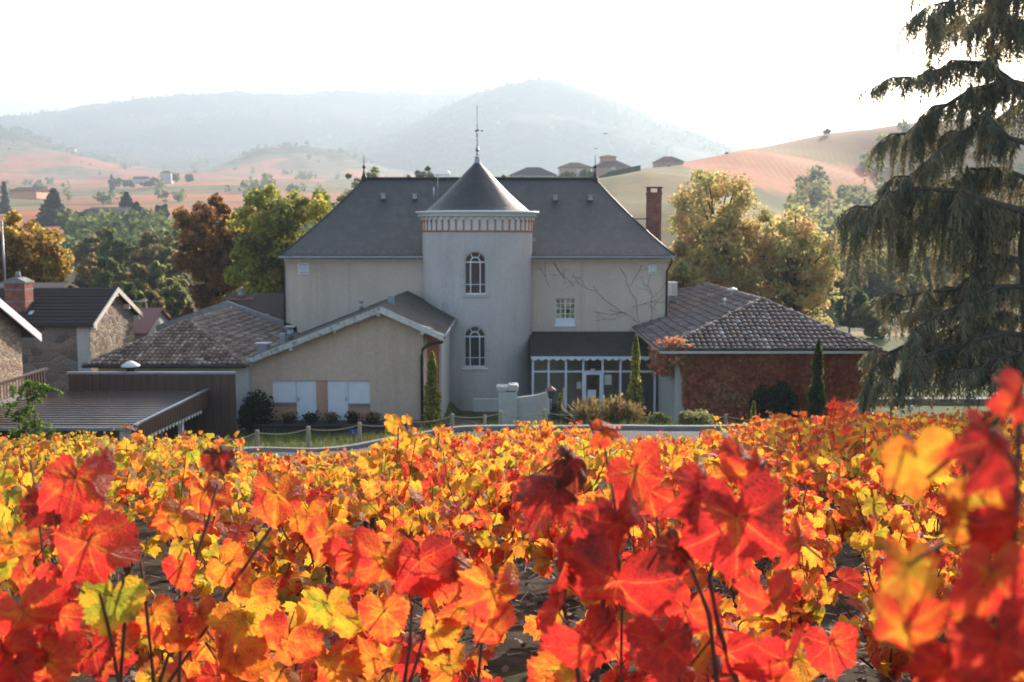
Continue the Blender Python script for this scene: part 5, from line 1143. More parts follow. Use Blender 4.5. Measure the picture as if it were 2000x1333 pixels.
    extra = 1300; ex = rg.normal(size=extra)*.26+BX0-.15; ez_ = bz-.1+rg.normal(size=extra)*.2; ey_ = rg.uniform(BY-.75, BY+.3, extra); 
    e2 = 1200; dz = rg.random(e2); x = np.concatenate([x, ex, BX0-.45+rg.normal(size=e2)*.16]); y = np.concatenate([y, ey_, 43.+rg.random(e2)*3]); z = np.concatenate([z, ez_, bz-.1-dz*1.1])
    Q = rand_quads(np.stack([x, y, z], 1), np.full(len(x), .17), rg).reshape(-1, 3)
    ti = np.clip(.15+.5*hash_noise(x, z, .9, 2)+.4*rg.random(len(x)), 0, 1)
    me = fast_mesh('red_creeper', Q, 4, ti); me.materials.append(m_leafy('creeper_leaves', PAL['ivy'], .4, .8, .3)); o = link('red_creeper', me); tag(o, 'dense red creeper covering the whole front wall of the barn', 'creeper')
# ================================================================== grapevines
OUT = [(0,1.04),(7,.95),(15,.86),(23,.81),(29,.79),(35,.81),(43,.88),(50,.94),(56,.91),(65,.85),(74,.79),(81,.77),(90,.79),(101,.84),(109,.87),(118,.82),(130,.76),(145,.69),(157,.56),(168,.38),(176,.12),(180,.06)]
def leaf_template(K, rings, serr=.035, bend=.35, fold=.15, wav=.05, seed=0, curl=0.0):
    """grape leaf: centre at the petiole junction, tip along +Y, unit radius; returns verts, tris, luv"""
    rg = np.random.default_rng(seed); th = np.linspace(-math.pi, math.pi, K, endpoint=False) + math.pi/K
    r = np.interp(np.abs(np.degrees(th)), [a for a, b in OUT], [b for a, b in OUT])
    r = r*(1+.07*np.sin(th*2+seed)+.05*np.sin(th*3+seed*2.3)+.04*np.sin(th+seed*1.3)) + serr*np.where(np.arange(K) % 2 == 0, 1, -1)*np.clip(r, .3, 1) + rg.normal(size=K)*serr*.35
    V = [(0, 0, 0)]; U = [(0, 0)]
    for q in range(1, rings+1):
        f = q/rings; s = f if q == rings else f*1.0; rq = r*s if q == rings else (r*.5+.5*np.interp(np.abs(np.degrees(th)), [0, 180], [.9, .35]))*s*.92
        x = rq*np.sin(th); y = rq*np.cos(th)
        x = x*(.88+.05*(seed % 4)); z = -bend*(x*x+y*y)*.6 + fold*np.abs(x) + wav*np.sin(th*5+seed)*rq*rq*1.6 - curl*(rq**3)*(.5+.5*np.cos(th*2+seed*1.7)) + rg.normal(size=K)*.016
        V += list(zip(x, y, z)); U += list(zip(x, y))
    T = [(0, 1+k, 1+(k+1) % K) for k in range(K)]
    for q in range(rings-1):
        a = 1+q*K; b = a+K
        for k in range(K): k2 = (k+1) % K; T += [(a+k, b+k, b+k2), (a+k, b+k2, a+k2)]
    T = [t_ for t_ in T]
    return np.array(V), np.array(T)[:, ::-1], np.array(U)
def assemble(name, tmpls, mats4, tints, parent=None, link_=True):
    """join transformed leaf templates into one mesh; mats4: list of (template index, 3x3, loc)"""
    Vs, Ts, Us = [], [], []; b = 0
    for (ti, Mx, loc), tn in zip(mats4, tints):
        V, T_, U = tmpls[ti]; Vs.append(V @ Mx.T + loc); Ts.append(T_+b); Us.append(np.column_stack([U, np.full(len(U), tn)])); b += len(V)
    return grid_mesh(name, np.vstack(Vs), np.vstack(Ts), {'luv': ('FLOAT_VECTOR', np.vstack(Us))})
def rotm(normal, tip):
    n = normal/np.linalg.norm(normal); t_ = tip - n*np.dot(tip, n); t_ /= (np.linalg.norm(t_)+1e-9); x = np.cross(t_, n); return np.column_stack([x, t_, n])
HI = [leaf_template(58, 5, .05, .3+.3*(k % 3), .14*(k % 4)-.08, .06+.05*(k % 3), k, .4*(k % 3)) for k in range(14)]
MID = [leaf_template(34, 2, .06, .3+.2*(k % 3), .15*(k % 4)-.05, .07, 20+k, .3*(k % 2)) for k in range(8)]
LOW = [leaf_template(13, 1, .03, .4, .2*(k % 3), .1, 40+k) for k in range(6)]
def m_vine():
    t = NT('vine_leaf'); luv = t.attr('luv', 'Vector'); s = t.n('ShaderNodeSeparateXYZ'); t.l(luv, s.inputs[0]); x, y, tn = s.outputs
    oi = t.n('ShaderNodeObjectInfo'); sc3 = t.n('ShaderNodeSeparateColor'); t.l(oi.outputs['Color'], sc3.inputs[0]); plant = sc3.outputs[0]
    ax = t.math('ABSOLUTE', x); r2 = t.math('SQRT', t.math('ADD', t.math('MULTIPLY', x, x), t.math('MULTIPLY', y, y)))
    th = t.math('ARCTAN2', ax, y)
    dl = t.math('ABSOLUTE', th)
    for a in (50, 108): dl = t.math('MINIMUM', dl, t.math('ABSOLUTE', t.math('SUBTRACT', th, R(a))))
    d = t.math('MULTIPLY', dl, r2)
    # width tapers outward
    wv = t.math('MULTIPLY_ADD', r2, -.010, .016)
    main = t.math('SUBTRACT', 1.0, t.math('DIVIDE', d, wv), clamp=True)
    halo = t.math('SUBTRACT', 1.0, t.math('DIVIDE', d, .10), clamp=True)
    sec = t.math('ABSOLUTE', t.math('SINE', t.math('SUBTRACT', t.math('MULTIPLY', r2, 17.0), t.math('MULTIPLY', dl, 15.0))))
    sec = t.math('MULTIPLY', t.math('SUBTRACT', 1.0, t.math('DIVIDE', sec, .16), clamp=True), .5)
    cmb = t.n('ShaderNodeCombineXYZ'); t.l(x, cmb.inputs[0]); t.l(y, cmb.inputs[1]); t.l(t.math('MULTIPLY', tn, 37.0), cmb.inputs[2])
    nz = t.noise(cmb.outputs[0], 1.5, 5, .65, .4); nf = t.noise(cmb.outputs[0], 7, 5, .7); net = t.vor(cmb.outputs[0], 15, 'DISTANCE_TO_EDGE')
    # ripeness: plant + leaf + patches inside the leaf, veins stay yellow longest, rim reddens first
    f = t.math('ADD', t.math('MULTIPLY', tn, .55), plant)
    f = t.math('ADD', f, t.math('MULTIPLY', t.math('SUBTRACT', nz, .5), 1.05))
    f = t.math('ADD', f, t.math('MULTIPLY', t.math('SUBTRACT', nf, .5), .34))
    f = t.math('ADD', f, t.math('MULTIPLY', t.math('SUBTRACT', r2, .5), .14))
    f = t.math('SUBTRACT', f, t.math('MULTIPLY', halo, t.math('MULTIPLY_ADD', t.math('FRACT', t.math('MULTIPLY', tn, 13.7)), .17, .02)), clamp=True)
    stops = [(0,(.28,.33,.03)),(.12,(.58,.44,.03)),(.28,(.80,.40,.035)),(.42,(.80,.24,.03)),(.54,(.74,.11,.025)),(.68,(.76,.035,.032)),(.88,(.52,.016,.022)),(1,(.14,.01,.012))]
    c = t.ramp(f, stops)
    veinc = t.mix(t.ramp(f, [(.5, 0.0), (.9, .55)]), (.86,.50,.12), (.85,.22,.06))
    c = t.mix(t.math('MULTIPLY', t.math('MAXIMUM', main, t.math('MULTIPLY', sec, .5)), .75), c, veinc)
    c = t.mix(t.ramp(net, [(0, .14), (.06, 0.0)]), c, (.75,.4,.08))
    spot = t.ramp(t.vor(cmb.outputs[0], 3.1), [(.03, 1.0), (.075, 0.0)]); keep = t.ramp(t.noise(cmb.outputs[0], .9, 2), [(.54, 0.0), (.6, .85)])
    c = t.mix(t.math('MULTIPLY', spot, keep), c, (.05,.018,.012))
    dry = t.ramp(t.noise(cmb.outputs[0], 1.3, 5, .65), [(.63, 0.0), (.71, .8)]); c = t.mix(t.math('MULTIPLY', dry, t.ramp(r2, [(.45, 0.0), (.8, 1.0)])), c, (.20,.09,.045))
    bm = t.bump(t.math('ADD', t.math('MULTIPLY', net, .6), t.math('MULTIPLY', t.math('MAXIMUM', main, sec), -.5)), .9, .006)
    dfc = t.mix(.35, c, (.5,.32,.2))
    dfs = t.bsdf(dfc, .42, .45, 0, bm); tr = t.n('ShaderNodeBsdfTranslucent'); t.l(c, tr.inputs[0]); t.l(bm, tr.inputs['Normal'])
    mx = t.n('ShaderNodeMixShader'); mx.inputs[0].default_value = .72; t.l(dfs, mx.inputs[1]); t.l(tr.outputs[0], mx.inputs[2])
    return t.done(mx.outputs[0])
M['vine'] = m_vine()
def vine_canes(rg, h=1.0, n=8, spread=.5):
    """polylines of the shoots of one bush, root at the origin"""
    out = []
    for i in range(n):
        a = 6.283*i/n + rg.normal()*.4; b = np.array([.07*math.cos(a), .07*math.sin(a), .28+rg.normal()*.03]); s = spread*rg.uniform(.35,1.1); hh = h*rg.uniform(.72,1.08); pts = [b]
        for k in range(1, 7):
            f = k/6; pts.append(b+np.array([math.cos(a)*s*f**.8, math.sin(a)*s*f**.8, (hh-.28)*f]) + rg.normal(size=3)*.02*k**.5 + np.array([0, 0, -.10*f*f*rg.random()]))
        out.append(np.array(pts))
    return out
def vine_mesh(seed, T, nleaf, h=1.0, spread=.5, size=(.045,.075), ncane=8):
    rg = np.random.default_rng(seed); canes = vine_canes(rg, h, ncane, spread); ms, tn = [], []
    for i in range(nleaf):
        c = canes[rg.integers(len(canes))]; f = rg.random()**.72*5.999; k = int(f); p = c[k]*(1-(f-k))+c[k+1]*(f-k); a = rg.random()*6.283; pl = rg.uniform(.03,.09); outv = np.array([math.cos(a), math.sin(a), rg.uniform(-.1,.5)]); q = p+outv*pl
        nrm = outv*rg.uniform(.4,1.2)+np.array([0,0,rg.uniform(0,.55)])+rg.normal(size=3)*.4; tip = outv*.5+np.array([0,0,-1.0])+rg.normal(size=3)*.35; s = rg.uniform(*size)*(1-.25*(f/6))
        ms.append((int(rg.integers(len(T))), rotm(nrm, tip)*s, q)); tn.append(rg.random())
    return ms, tn, canes
def cane_mb(canes, r=.0058, n=5):
    mb = MB(); mb.tube([(0,0,-.12),(.012,.01,.12),(0,0,.3)], [.035,.028,.04], 7)
    for c in canes: mb.tube([tuple(p) for p in c], [r*(1-.11*k) for k in range(len(c))], n)
    return mb
if FULL:
    protos = []
    for k in range(7):          # near kind: finely toothed leaves
        ms, tn, cn_ = vine_mesh(400+k, MID, 128, 1.0, .42, (.054,.10)); me_l = assemble('foliage', MID, ms, tn); me_l.materials.append(M['vine']); mb = cane_mb(cn_); oc = mb.build('cane', M['cane']); me_c = oc.data; bpy.data.objects.remove(oc); protos.append((me_l, me_c))
    farp = []
    for k in range(5):
        ms, tn, cn_ = vine_mesh(430+k, LOW, 104, 1.0, .45, (.06,.098)); me_l = assemble('foliage', LOW, ms, tn); me_l.materials.append(M['vine']); mb = cane_mb(cn_, .0085, 4); oc = mb.build('cane', M['cane']); me_c = oc.data; bpy.data.objects.remove(oc); farp.append((me_l, me_c, ms, tn))
    rg = np.random.default_rng(99); spots = []
    kx = np.array([k[0] for k in ks]); ky = np.array([k[1] for k in ks])
    def road_y(x): return np.interp(x, kx, ky)
    yy = 1.75
    while yy < 27.5:
        xx = -20.5
        while xx < 20:
            x = xx + rg.normal()*.13; y = yy + rg.normal()*.13; xx += 1.0
            if abs(x) > .53*y+1.0: continue
            if y > road_y(x)-3.1 or (x < -9 and y > 19): continue
            spots.append((x, y))
        yy += 1.02
    # yellow vines beyond the lane, in front of the canopy
    for (x, y) in [(XY(p_, Y_), Y_) for p_, Y_ in ((10,26.8),(45,27.2),(80,26.5),(118,27.2),(150,26.6),(188,27.2),(218,26.8),(262,28.2),(292,28.6),(322,28.2),(350,28.8),(378,28.6),(30,25.2),(100,25.4),(170,25.6),(300,27.1),(345,27.4),(-30,26),(60,24.2),(135,24.4))]: spots.append((x, y, 'Y'))
    spots.sort(key=lambda s: s[1]); n_ind = 286; stuff_ms, stuff_t = [], []
    kept = -1
    for sp in spots:
        x, y = sp[0], sp[1]; yel = len(sp) > 2; z = Hs(x, y); u = x/y; nzv = float(hash_noise(np.array([x]), np.array([y]), 2.6, 17)[0])
        red = .10 + .34*(nzv-.5) + .10*np.clip((6-y)/4, 0, 1) + .07*np.clip(u*2, -1, 1) + rg.normal()*.05
        if yel or (u < -.28 and y > 9): red -= .13
        rz_v = rg.random()*6.283; s = rg.uniform(.86,1.12)*(1.14 if y > 12 else 1.0); 
        if y < 4 : s *= .80
        if yel: s *= .95
        ppx = 1000+2000*x/y; lim = float(np.interp(ppx, [-300,400,440,730,770,1000,1040,1120,1150,1190,1430,1470,2100], [845,848,890,884,846,842,822,822,842,853,853,810,806]))
        smax = (9-(lim-449)*y/2000-z)/1.12
        smax *= rg.uniform(.93, 1.12)
        if s > smax:
            if smax < .62: continue
            s = smax
        kept += 1; i = kept
        if i < n_ind:
            near = y < 9; P_ = protos[rg.integers(len(protos))] if near else farp[rg.integers(len(farp))]
            tone = 'reddish-orange' if red > .2 else ('orange' if red > .08 else 'golden-yellow'); zone = 'in the nearest rows' if y < 4 else ('just behind the nearest rows' if y < 7 else 'in the middle rows' if y < 11 else 'on the crest of the slope' if y < 17 else 'in the rows towards the lane')
            ppx = 1000+2000*u; zone += ' below the ' + ('canopy' if ppx < 420 else 'annex' if ppx < 800 else 'tower' if ppx < 1050 else 'verandah' if ppx < 1320 else 'barn front' if ppx < 1700 else 'cedar')
            lb = 'golden-yellow grapevine beyond the lane in front of the canopy' if yel else f'{tone} grapevine {zone}'
            e = bpy.data.objects.new('grapevine', None); col.objects.link(e); e.location = (x, y, z); e.rotation_euler = (0, 0, rz_v); e.scale = (s, s, s*(.98 if not yel else 1.1)); e.empty_display_size = .2
            tag(e, lb, 'grapevine', ('vines beyond the lane' if yel else f'{tone} vines {zone}'))
            for nm, me_ in (('foliage', P_[0]), ('cane', P_[1])): o = bpy.data.objects.new(nm, me_); col.objects.link(o); o.parent = e; o.color = (max(-.2, red)+.0, 0, 0, 1)
        else:
            P_ = farp[rg.integers(len(farp))]; c, sn = math.cos(rz_v), math.sin(rz_v); Rz = np.array([[c,-sn,0],[sn,c,0],[0,0,1]])*s
            for (ti, Mx, loc), tt_ in zip(P_[2][::1], P_[3]): stuff_ms.append((ti, Rz @ Mx, Rz @ loc + np.array([x, y, z]))); stuff_t.append(float(np.clip(tt_ + (red-.12)/.55, 0, 1)))
    if stuff_ms:
        me_ = assemble('distant_vines', LOW, stuff_ms, stuff_t); me_.materials.append(M['vine']); o = link('distant_vines', me_); o.color = (.12,0,0,1); tag(o, 'mass of small orange vines in the farthest rows by the lane', 'grapevines', kind='stuff')
    print('vines', len(spots))

    # ---- hero vines close to the camera: each leaf measured in the photograph
    def hero(label, Y0, root_px, leaves, canes, filler=0, redness=0.40, seed=1, fr=None):
        """leaves: (px,py,radius_px,dist,tint,tip_deg,yaw,pitch); tip_deg 0 = hanging down, + to the right"""
        rg = np.random.default_rng(seed); x0 = XY(root_px, Y0, 1250); z0 = Hs(x0, Y0); e = empty('grapevine', (x0, Y0, z0), label, 'grapevine', 'vines nearest the camera')
        ms, tn = [], []
        for L in leaves:
            px, py, rp, d, ti, tip, yaw, pit = L; c = np.array(W(px, py, d)); s = rp/2000*d*.97; yaw = yaw + rg.normal()*10; pit = pit + rg.normal()*8
            n = np.array([math.sin(R(yaw)), -math.cos(R(yaw)), math.sin(R(pit))]); tv = np.array([math.sin(R(tip)), 0, -math.cos(R(tip))])
            ms.append((int(rg.integers(len(HI))), rotm(n, tv)*s, c)); tn.append(float(np.clip(ti, -.6, 1.6)))
        me_ = assemble('foliage', HI, ms, tn); me_.materials.append(M['vine']); o = link('foliage', me_, None, e); o.color = (redness,0,0,1)
        mb = MB()
        for pts in canes:
            P = [W(px, py, d) for px, py, d in pts[:-1]]; r = pts[-1]; end = Vector((x0+(P[-1].x-x0)*.25, Y0+(P[-1].y-Y0)*.3, z0+.28)); P.append(P[-1].lerp(end, .5)); P.append(end)
            Q = []
            for k in range(len(P)-1):
                for f in (0, .5): Q.append(P[k].lerp(P[k+1], f))
            Q.append(P[-1]); mb.tube(Q, [r*(.65+.5*k/len(Q))*(1.35 if k % 2 == 0 else 1) for k in range(len(Q))], 7)
        # petioles
        for (ti, Mx, c) in ms:
            b = Vector(c); mb.tube([b, b+Vector((rg.normal()*.01, .01, .012)), b+Vector((rg.normal()*.02, .03, -.03))], [.0012,.0014,.0016], 5)
        mb.tube([(x0,Y0,z0-.12),(x0+.01,Y0,z0+.12),(x0,Y0,z0+.3)], [.04,.032,.04], 8); mb.build('cane', M['cane'], e)
        return e
    def scatter(cx, cy, wx, wy, n, rp, d, ti, seed):
        rg = np.random.default_rng(seed); out = []
        for i in range(n):
            dd = d*rg.uniform(.92,1.25); out.append((cx+rg.uniform(-wx,wx), cy+rg.uniform(-wy,wy), rp*rg.uniform(.7,1.15)*d/dd, dd, ti+rg.normal()*.34, rg.normal()*40, rg.normal()*38, rg.normal()*30))
        return out
    hero('large crimson-leaved grapevine right of centre with spotted upright leaves', 1.35, 1210,
      [(1205,1022,112,1.15,.86,8,8,10),(1205,1135,135,1.12,.8,-12,-10,-5),(1112,1070,110,1.18,.72,-6,62,5),(1085,955,82,1.2,.95,-70,30,50),(1115,900,62,1.22,1.15,70,20,62),(1240,920,86,1.25,.55,20,35,15),(1176,842,42,1.25,.42,90,5,45),(1085,1190,100,1.2,.7,10,60,-10),(1270,960,60,1.3,.5,-40,-40,20),(1150,1260,110,1.15,.75,30,20,-20)]
      + scatter(1180,1290,110,70,9,85,1.3,.6,1), [[(1200,1000,1.17),(1185,1120,1.2),(1165,1300,1.28),.0028],[(1115,1040,1.2),(1100,1180,1.24),(1130,1320,1.3),.0028],[(1178,850,1.26),(1185,900,1.25),(1200,980,1.22),(1215,1180,1.25),.0016]], redness=0.40, seed=3)
    hero('tall crimson grapevine in the right foreground with one very broad backlit leaf', 1.3, 1440,
      [(1440,1010,150,1.02,.72,2,4,6),(1372,952,92,1.05,.85,-20,50,20),(1480,925,84,1.08,.5,25,35,10),(1520,985,60,1.1,1.3,30,70,20),(1445,900,60,1.1,.6,180,30,30),(1320,1075,64,1.05,1.1,-60,40,30),(1505,1175,88,1.08,.62,20,-20,0),(1560,1060,70,1.15,.55,40,50,10),(1345,1190,85,1.15,.6,-15,-10,0),(1295,1255,95,1.1,.75,0,15,5),(1420,1275,80,1.15,.7,15,-30,-10),(1530,1290,95,1.12,.7,-10,20,0),(1620,1260,75,1.25,.6,10,-20,10)]
      + scatter(1450,1290,130,60,10,80,1.35,.6,2), [[(1425,1000,1.06),(1385,1130,1.1),(1405,1230,1.14),(1440,1333,1.18),.003],[(1350,1110,1.08),(1385,1200,1.12),(1400,1330,1.16),.003],[(1282,1010,1.25),(1292,1120,1.26),(1320,1240,1.28),.0022]], redness=0.40, seed=4)
    hero('blurred red and yellow grapevine filling the right edge close to the lens', .75, 1900,
      [(1790,890,92,.62,.0,12,12,8),(1935,860,108,.58,.9,-35,35,25),(1985,795,75,.6,.6,150,25,10),(1925,985,105,.62,.12,5,-15,0),(1855,985,50,.63,.8,20,40,10),(1775,1105,98,.60,.05,-20,15,25),(1765,1225,108,.60,.28,10,-12,-8),(1935,1120,120,.58,.55,-10,25,5),(1975,1010,90,.6,.85,40,30,0),(1950,1255,135,.56,.85,10,15,0),(1850,1300,100,.58,.8,-10,-20,0),(1995,1170,100,.6,.7,0,-30,0),(1880,1190,70,.62,.4,30,40,10)]
      + scatter(1900,1290,120,60,6,100,.62,.6,5), [[(1880,900,.64),(1905,1050,.63),(1890,1250,.64),(1880,1333,.66),.0022],[(1990,820,.62),(1985,1000,.62),(1960,1300,.64),.0022]], redness=0.38, seed=5)
    hero('grapevine at the lower left with big scarlet leaves and yellow veins', 1.45, 150,
      [(148,935,92,1.25,.62,-10,12,15),(170,1058,108,1.22,.62,8,8,5),(95,985,60,1.28,.9,-50,40,20),(60,1130,78,1.3,.5,-20,-20,0),(130,1130,70,1.25,.75,25,30,10),(45,1195,92,1.2,.55,20,10,0),(115,1200,70,1.22,.6,-25,-30,-5),(220,1165,82,1.3,-.45,-10,8,0),(25,1060,60,1.35,.2,10,30,5),(10,1275,90,1.2,.6,10,0,0),(90,1290,80,1.22,.4,30,30,-10),(200,905,40,1.45,.8,20,50,20),(30,1300,70,1.2,.7,0,-20,0),(180,1265,60,1.3,.8,10,20,10)]
      + scatter(110,1290,130,50,9,75,1.4,.5,6), [[(195,1160,1.28),(215,1240,1.3),(232,1333,1.33),.0026],[(240,1120,1.3),(243,1220,1.32),(235,1333,1.35),.0026],[(265,1035,1.35),(283,1160,1.36),(300,1333,1.38),.0026],[(60,900,1.35),(75,1000,1.33),(90,1150,1.35),.0018]], redness=0.36, seed=6)
    hero('grapevine left of centre with bare forked canes and pinkish orange leaves', 1.6, 400,
      [(540,965,75,1.5,.55,-5,15,10),(430,890,42,1.35,1.25,10,45,30),(352,1108,52,1.4,.6,10,-10,0),(350,1010,52,1.5,.35,-30,30,25),(300,1200,60,1.45,.35,20,20,0),(480,1210,85,1.4,.05,15,25,0),(490,1150,60,1.45,.4,-20,-20,10),(562,1250,78,1.35,.45,-15,10,5),(440,1105,60,1.5,.25,40,20,5),(390,1200,62,1.4,.6,0,30,10),(330,1255,60,1.4,.45,20,-20,0),(600,1010,50,1.6,.3,0,20,0),(640,1180,60,1.55,-.15,0,20,0),(400,960,48,1.6,.5,20,10,20),(460,1290,80,1.35,.3,10,0,0)]
      + scatter(420,1280,160,60,10,70,1.5,.4,7), [[(425,945,1.42),(405,1020,1.42),(370,1130,1.44),(345,1230,1.46),(312,1333,1.48),.0026],[(530,1030,1.45),(470,1120,1.46),(400,1230,1.48),(330,1333,1.5),.0028],[(345,1120,1.45),(355,1200,1.46),(350,1333,1.48),.0024]], redness=0.30, seed=7)
    hero('grapevine in the centre foreground with a row of hanging orange-red leaves', 1.5, 850,
      [(635,1045,66,1.4,.55,-20,12,20),(690,1080,72,1.38,.7,20,25,8),(752,1092,82,1.35,.55,-8,12,6),(820,1095,92,1.33,.82,10,-14,6),(885,1125,74,1.36,.6,14,22,4),(968,1148,88,1.28,.5,-4,6,8),(750,1195,66,1.42,.4,0,-14,0),(965,1230,74,1.3,.62,14,20,-6),(905,1190,52,1.4,.4,-24,30,0),(700,1210,56,1.45,.0,10,20,0),(850,1230,62,1.4,.1,-10,-24,0),(640,1290,70,1.4,.35,10,0,0),(740,1290,70,1.42,.3,-20,20,0),(880,1300,66,1.4,.2,10,15,0)],
      [[(805,1180,1.38),(800,1260,1.4),(790,1333,1.42),.0028],[(830,1230,1.38),(815,1290,1.4),(800,1333,1.42),.0026],[(640,1060,1.42),(760,1060,1.38),(890,1090,1.36),(960,1140,1.34),(940,1260,1.38),.0018]], redness=0.30, seed=8)
    hero('yellow-orange grapevine rising above its neighbours left of the centre cypress', 9.0, 790,
      [(770,828,26,9.0,.2,60,20,10),(800,850,24,9.0,.1,10,20,10),(795,822,14,9,.1,170,20,0),(760,822,18,9.1,.15,80,20,20),(790,880,26,9.0,.2,0,-20,0),(740,890,24,9.1,.3,10,20,0),(830,870,24,9.1,.15,0,20,0),(860,842,18,9.2,.5,0,20,10),(720,900,26,9,.2,-20,20,0),(850,900,26,9,.1,10,0,0)] + scatter(790,930,70,50,24,22,9.2,.2,9), [[(778,835,9.0),(775,900,9.02),(778,980,9.05),.008],[(858,845,9.2),(850,920,9.2),(830,990,9.2),.007]], redness=0.22, seed=9)
    hero('red-topped grapevine shooting up in front of the right-hand cypress', 13.5, 1650,
      scatter(1645,815,28,32,46,13,13.5,.75,10) + scatter(1650,880,34,40,46,15,13.5,.6,11) + scatter(1650,960,40,50,36,17,13.3,.4,12), [[(1648,790,13.5),(1650,870,13.5),(1645,980,13.4),.01],[(1690,835,11),(1686,930,11),(1680,1060,11),.008]], redness=0.30, seed=10)
    # fallen leaves and prunings under the vines
    n = 5200; yv = 1.4+rg.random(n)**1.6*16; xv = (rg.random(n)-.5)*2*(.55*yv+.5); zv = H(xv, yv)+.015; ms, tn = [], []
    for i in range(n):
        nn = np.array([rg.normal()*.35, rg.normal()*.35, 1]); ms.append((int(rg.integers(len(LOW))), rotm(nn, rg.normal(size=3))*rg.uniform(.018,.04), np.array([xv[i], yv[i], zv[i]+rg.random()*.02]))); tn.append(rg.random())
    me_ = assemble('fallen_leaves', LOW, ms, tn); t = NT('dry_leaf'); lv = t.attr('luv', 'Vector'); s3 = t.n('ShaderNodeSeparateXYZ'); t.l(lv, s3.inputs[0])
    me_.materials.append(t.done(t.bsdf(t.ramp(s3.outputs[2], [(0,(.05,.025,.015)),(.5,(.11,.06,.035)),(.8,(.22,.13,.08)),(1,(.32,.09,.03))]), .7, .2))); tag(link('fallen_leaves', me_), 'dry brown leaves fallen on the soil between the vines', 'fallen leaves', kind='stuff')
    mb = MB()
    for i in range(1500):
        y = 1.5+rg.random()**1.5*9; x = (rg.random()-.5)*2*(.55*y+.3); z = Hs(x, y)+.01; a = rg.random()*3.14; l = rg.uniform(.03,.14); mb.bar((x,y,z),(x+math.cos(a)*l,y+math.sin(a)*l,z+rg.uniform(0,.03)), .006, .005)
    tag(mb.build('prunings', M['wood']), 'broken twigs and bark chips scattered on the soil', 'twigs', kind='stuff')
# ================================================================== rope fence, garden walls and small things
FP = [(388,870,28.0,1),(425,852,28.6,1),(502,840,29.4,1),(602,833,30.3,1),(702,825,31.2,1),(798,818,32.0,1),(883,808,32.8,1),(978,803,33.4,1),(1063,800,34,1),(1148,803,34.2,1),(1238,806,34.2,1),(1328,807,34.,1),(1418,809,34,1),(1505,812,34,1),(1592,814,34,1)]
fence = empty('rope_fence', (XY(978,33.4), 33.4, Hs(XY(978,33.4), 33.4)), 'low rope fence of round wooden posts between the lane and the buildings', 'fence')
tops = []
for px, py, Y, _ in FP:
    c = W(px, py, Y); zb = min(Hs(c.x, Y), c.z-.6)-.15; r = .062; mb = MB(); mb.lathe((c.x, Y, 0), [(r,zb),(r*1.02,(zb+c.z)/2),(r,c.z-.03),(r*.8,c.z-.005),(.001,c.z)], 12); mb.build('post', M['wood'], fence); tops.append(Vector((c.x, Y, c.z-.08)))
for a, b in zip(tops, tops[1:]):
    mb = MB(); pts = [a.lerp(b, t_/10)+Vector((0,-.0,-.10*4*(t_/10)*(1-t_/10))) for t_ in range(11)]; mb.tube(pts, .014, 6); mb.build('rope', M['rope'], fence)
def put_post(px, pyt, pyb, Y, label, r=.05, mat='wood', name='post'):
    c = W(px, pyt, Y); zb = Hs(c.x, Y)-.1; e = empty(name, (c.x, Y, zb), label, 'post'); mb = MB(); mb.tube([(c.x,Y,zb),(c.x,Y,c.z-.04)], r, 10); mb.build('shaft', M[mat], e); mb = MB(); mb.lathe((c.x,Y,c.z-.039), [(r*1.08,0),(r*1.08,.03),(.001,.045)], 10); mb.build('cap', M[mat], e)
put_post(947, 810, 845, 31.5, 'short pale wooden bollard between two rope fence posts')
put_post(1101, 757, 810, 37.8, 'tall thin bare garden stake behind the rope fence', .035)
# garden wall with pillar and curved wing
gw = empty('garden_wall', (XY(990,38.5), 38.5, 1.3), 'white garden wall with a capped pillar and a curved wing', 'wall')
a, b = XY(973,38.5), XY(1010,38.5); mb = MB(); zt_ = ZY(766,38.5); mb.box(a,b,38.5,39.1,.2,zt_); mb.box(a-.02,XY(988,38.5),38.48,39.1,zt_+.002,zt_+.05); pl = mb.build('pillar', M['pale'], gw); mb = MB(); mb.box(a-.06,b+.05,38.44,39.16,zt_+.055,zt_+.2)
mb.prism([(XY(990,38.5),38.44,zt_+.201),(b+.05,38.44,zt_+.201),(b-.0,38.44,zt_+.27),(XY(990,38.5)+.08,38.44,zt_+.27)], (0,.7,0)); mb.build('coping', M['pale'], pl)
mb = MB(); N = 10
for i in range(N):
    p0 = 1010+60*i/N; p1 = 1010+60*(i+1)/N; y0_, y1_ = 38.7+.9*(i/N)**2, 38.7+.9*((i+1)/N)**2; t0, t1 = 777-6*(i/N)-5*(i/N)**3, 777-6*((i+1)/N)-5*((i+1)/N)**3
    A_, B_ = W(p0,t0,y0_), W(p1,t1,y1_); mb.add([(A_.x,y0_,.2),(B_.x,y1_,.2),(B_.x,y1_,B_.z),(A_.x,y0_,A_.z),(A_.x,y0_+.22,.2),(B_.x,y1_+.22,.2),(B_.x,y1_+.22,B_.z),(A_.x,y0_+.22,A_.z)], [(0,1,2,3),(3,2,6,7),(5,4,7,6)] + ([(1,5,6,2)] if i == N-1 else []))
mb.build('curved_wall', M['pale'], gw)
# low white step wall at the tower foot, dark hollow
mb = MB(); A_ = W(925,780,46); B_ = W(972,792,46); mb.box(A_.x,B_.x,46,46.25,B_.z-.3,A_.z); o = mb.build('low_wall', M['pale']); tag(o, 'low pale wall at the foot of the round tower', 'wall')
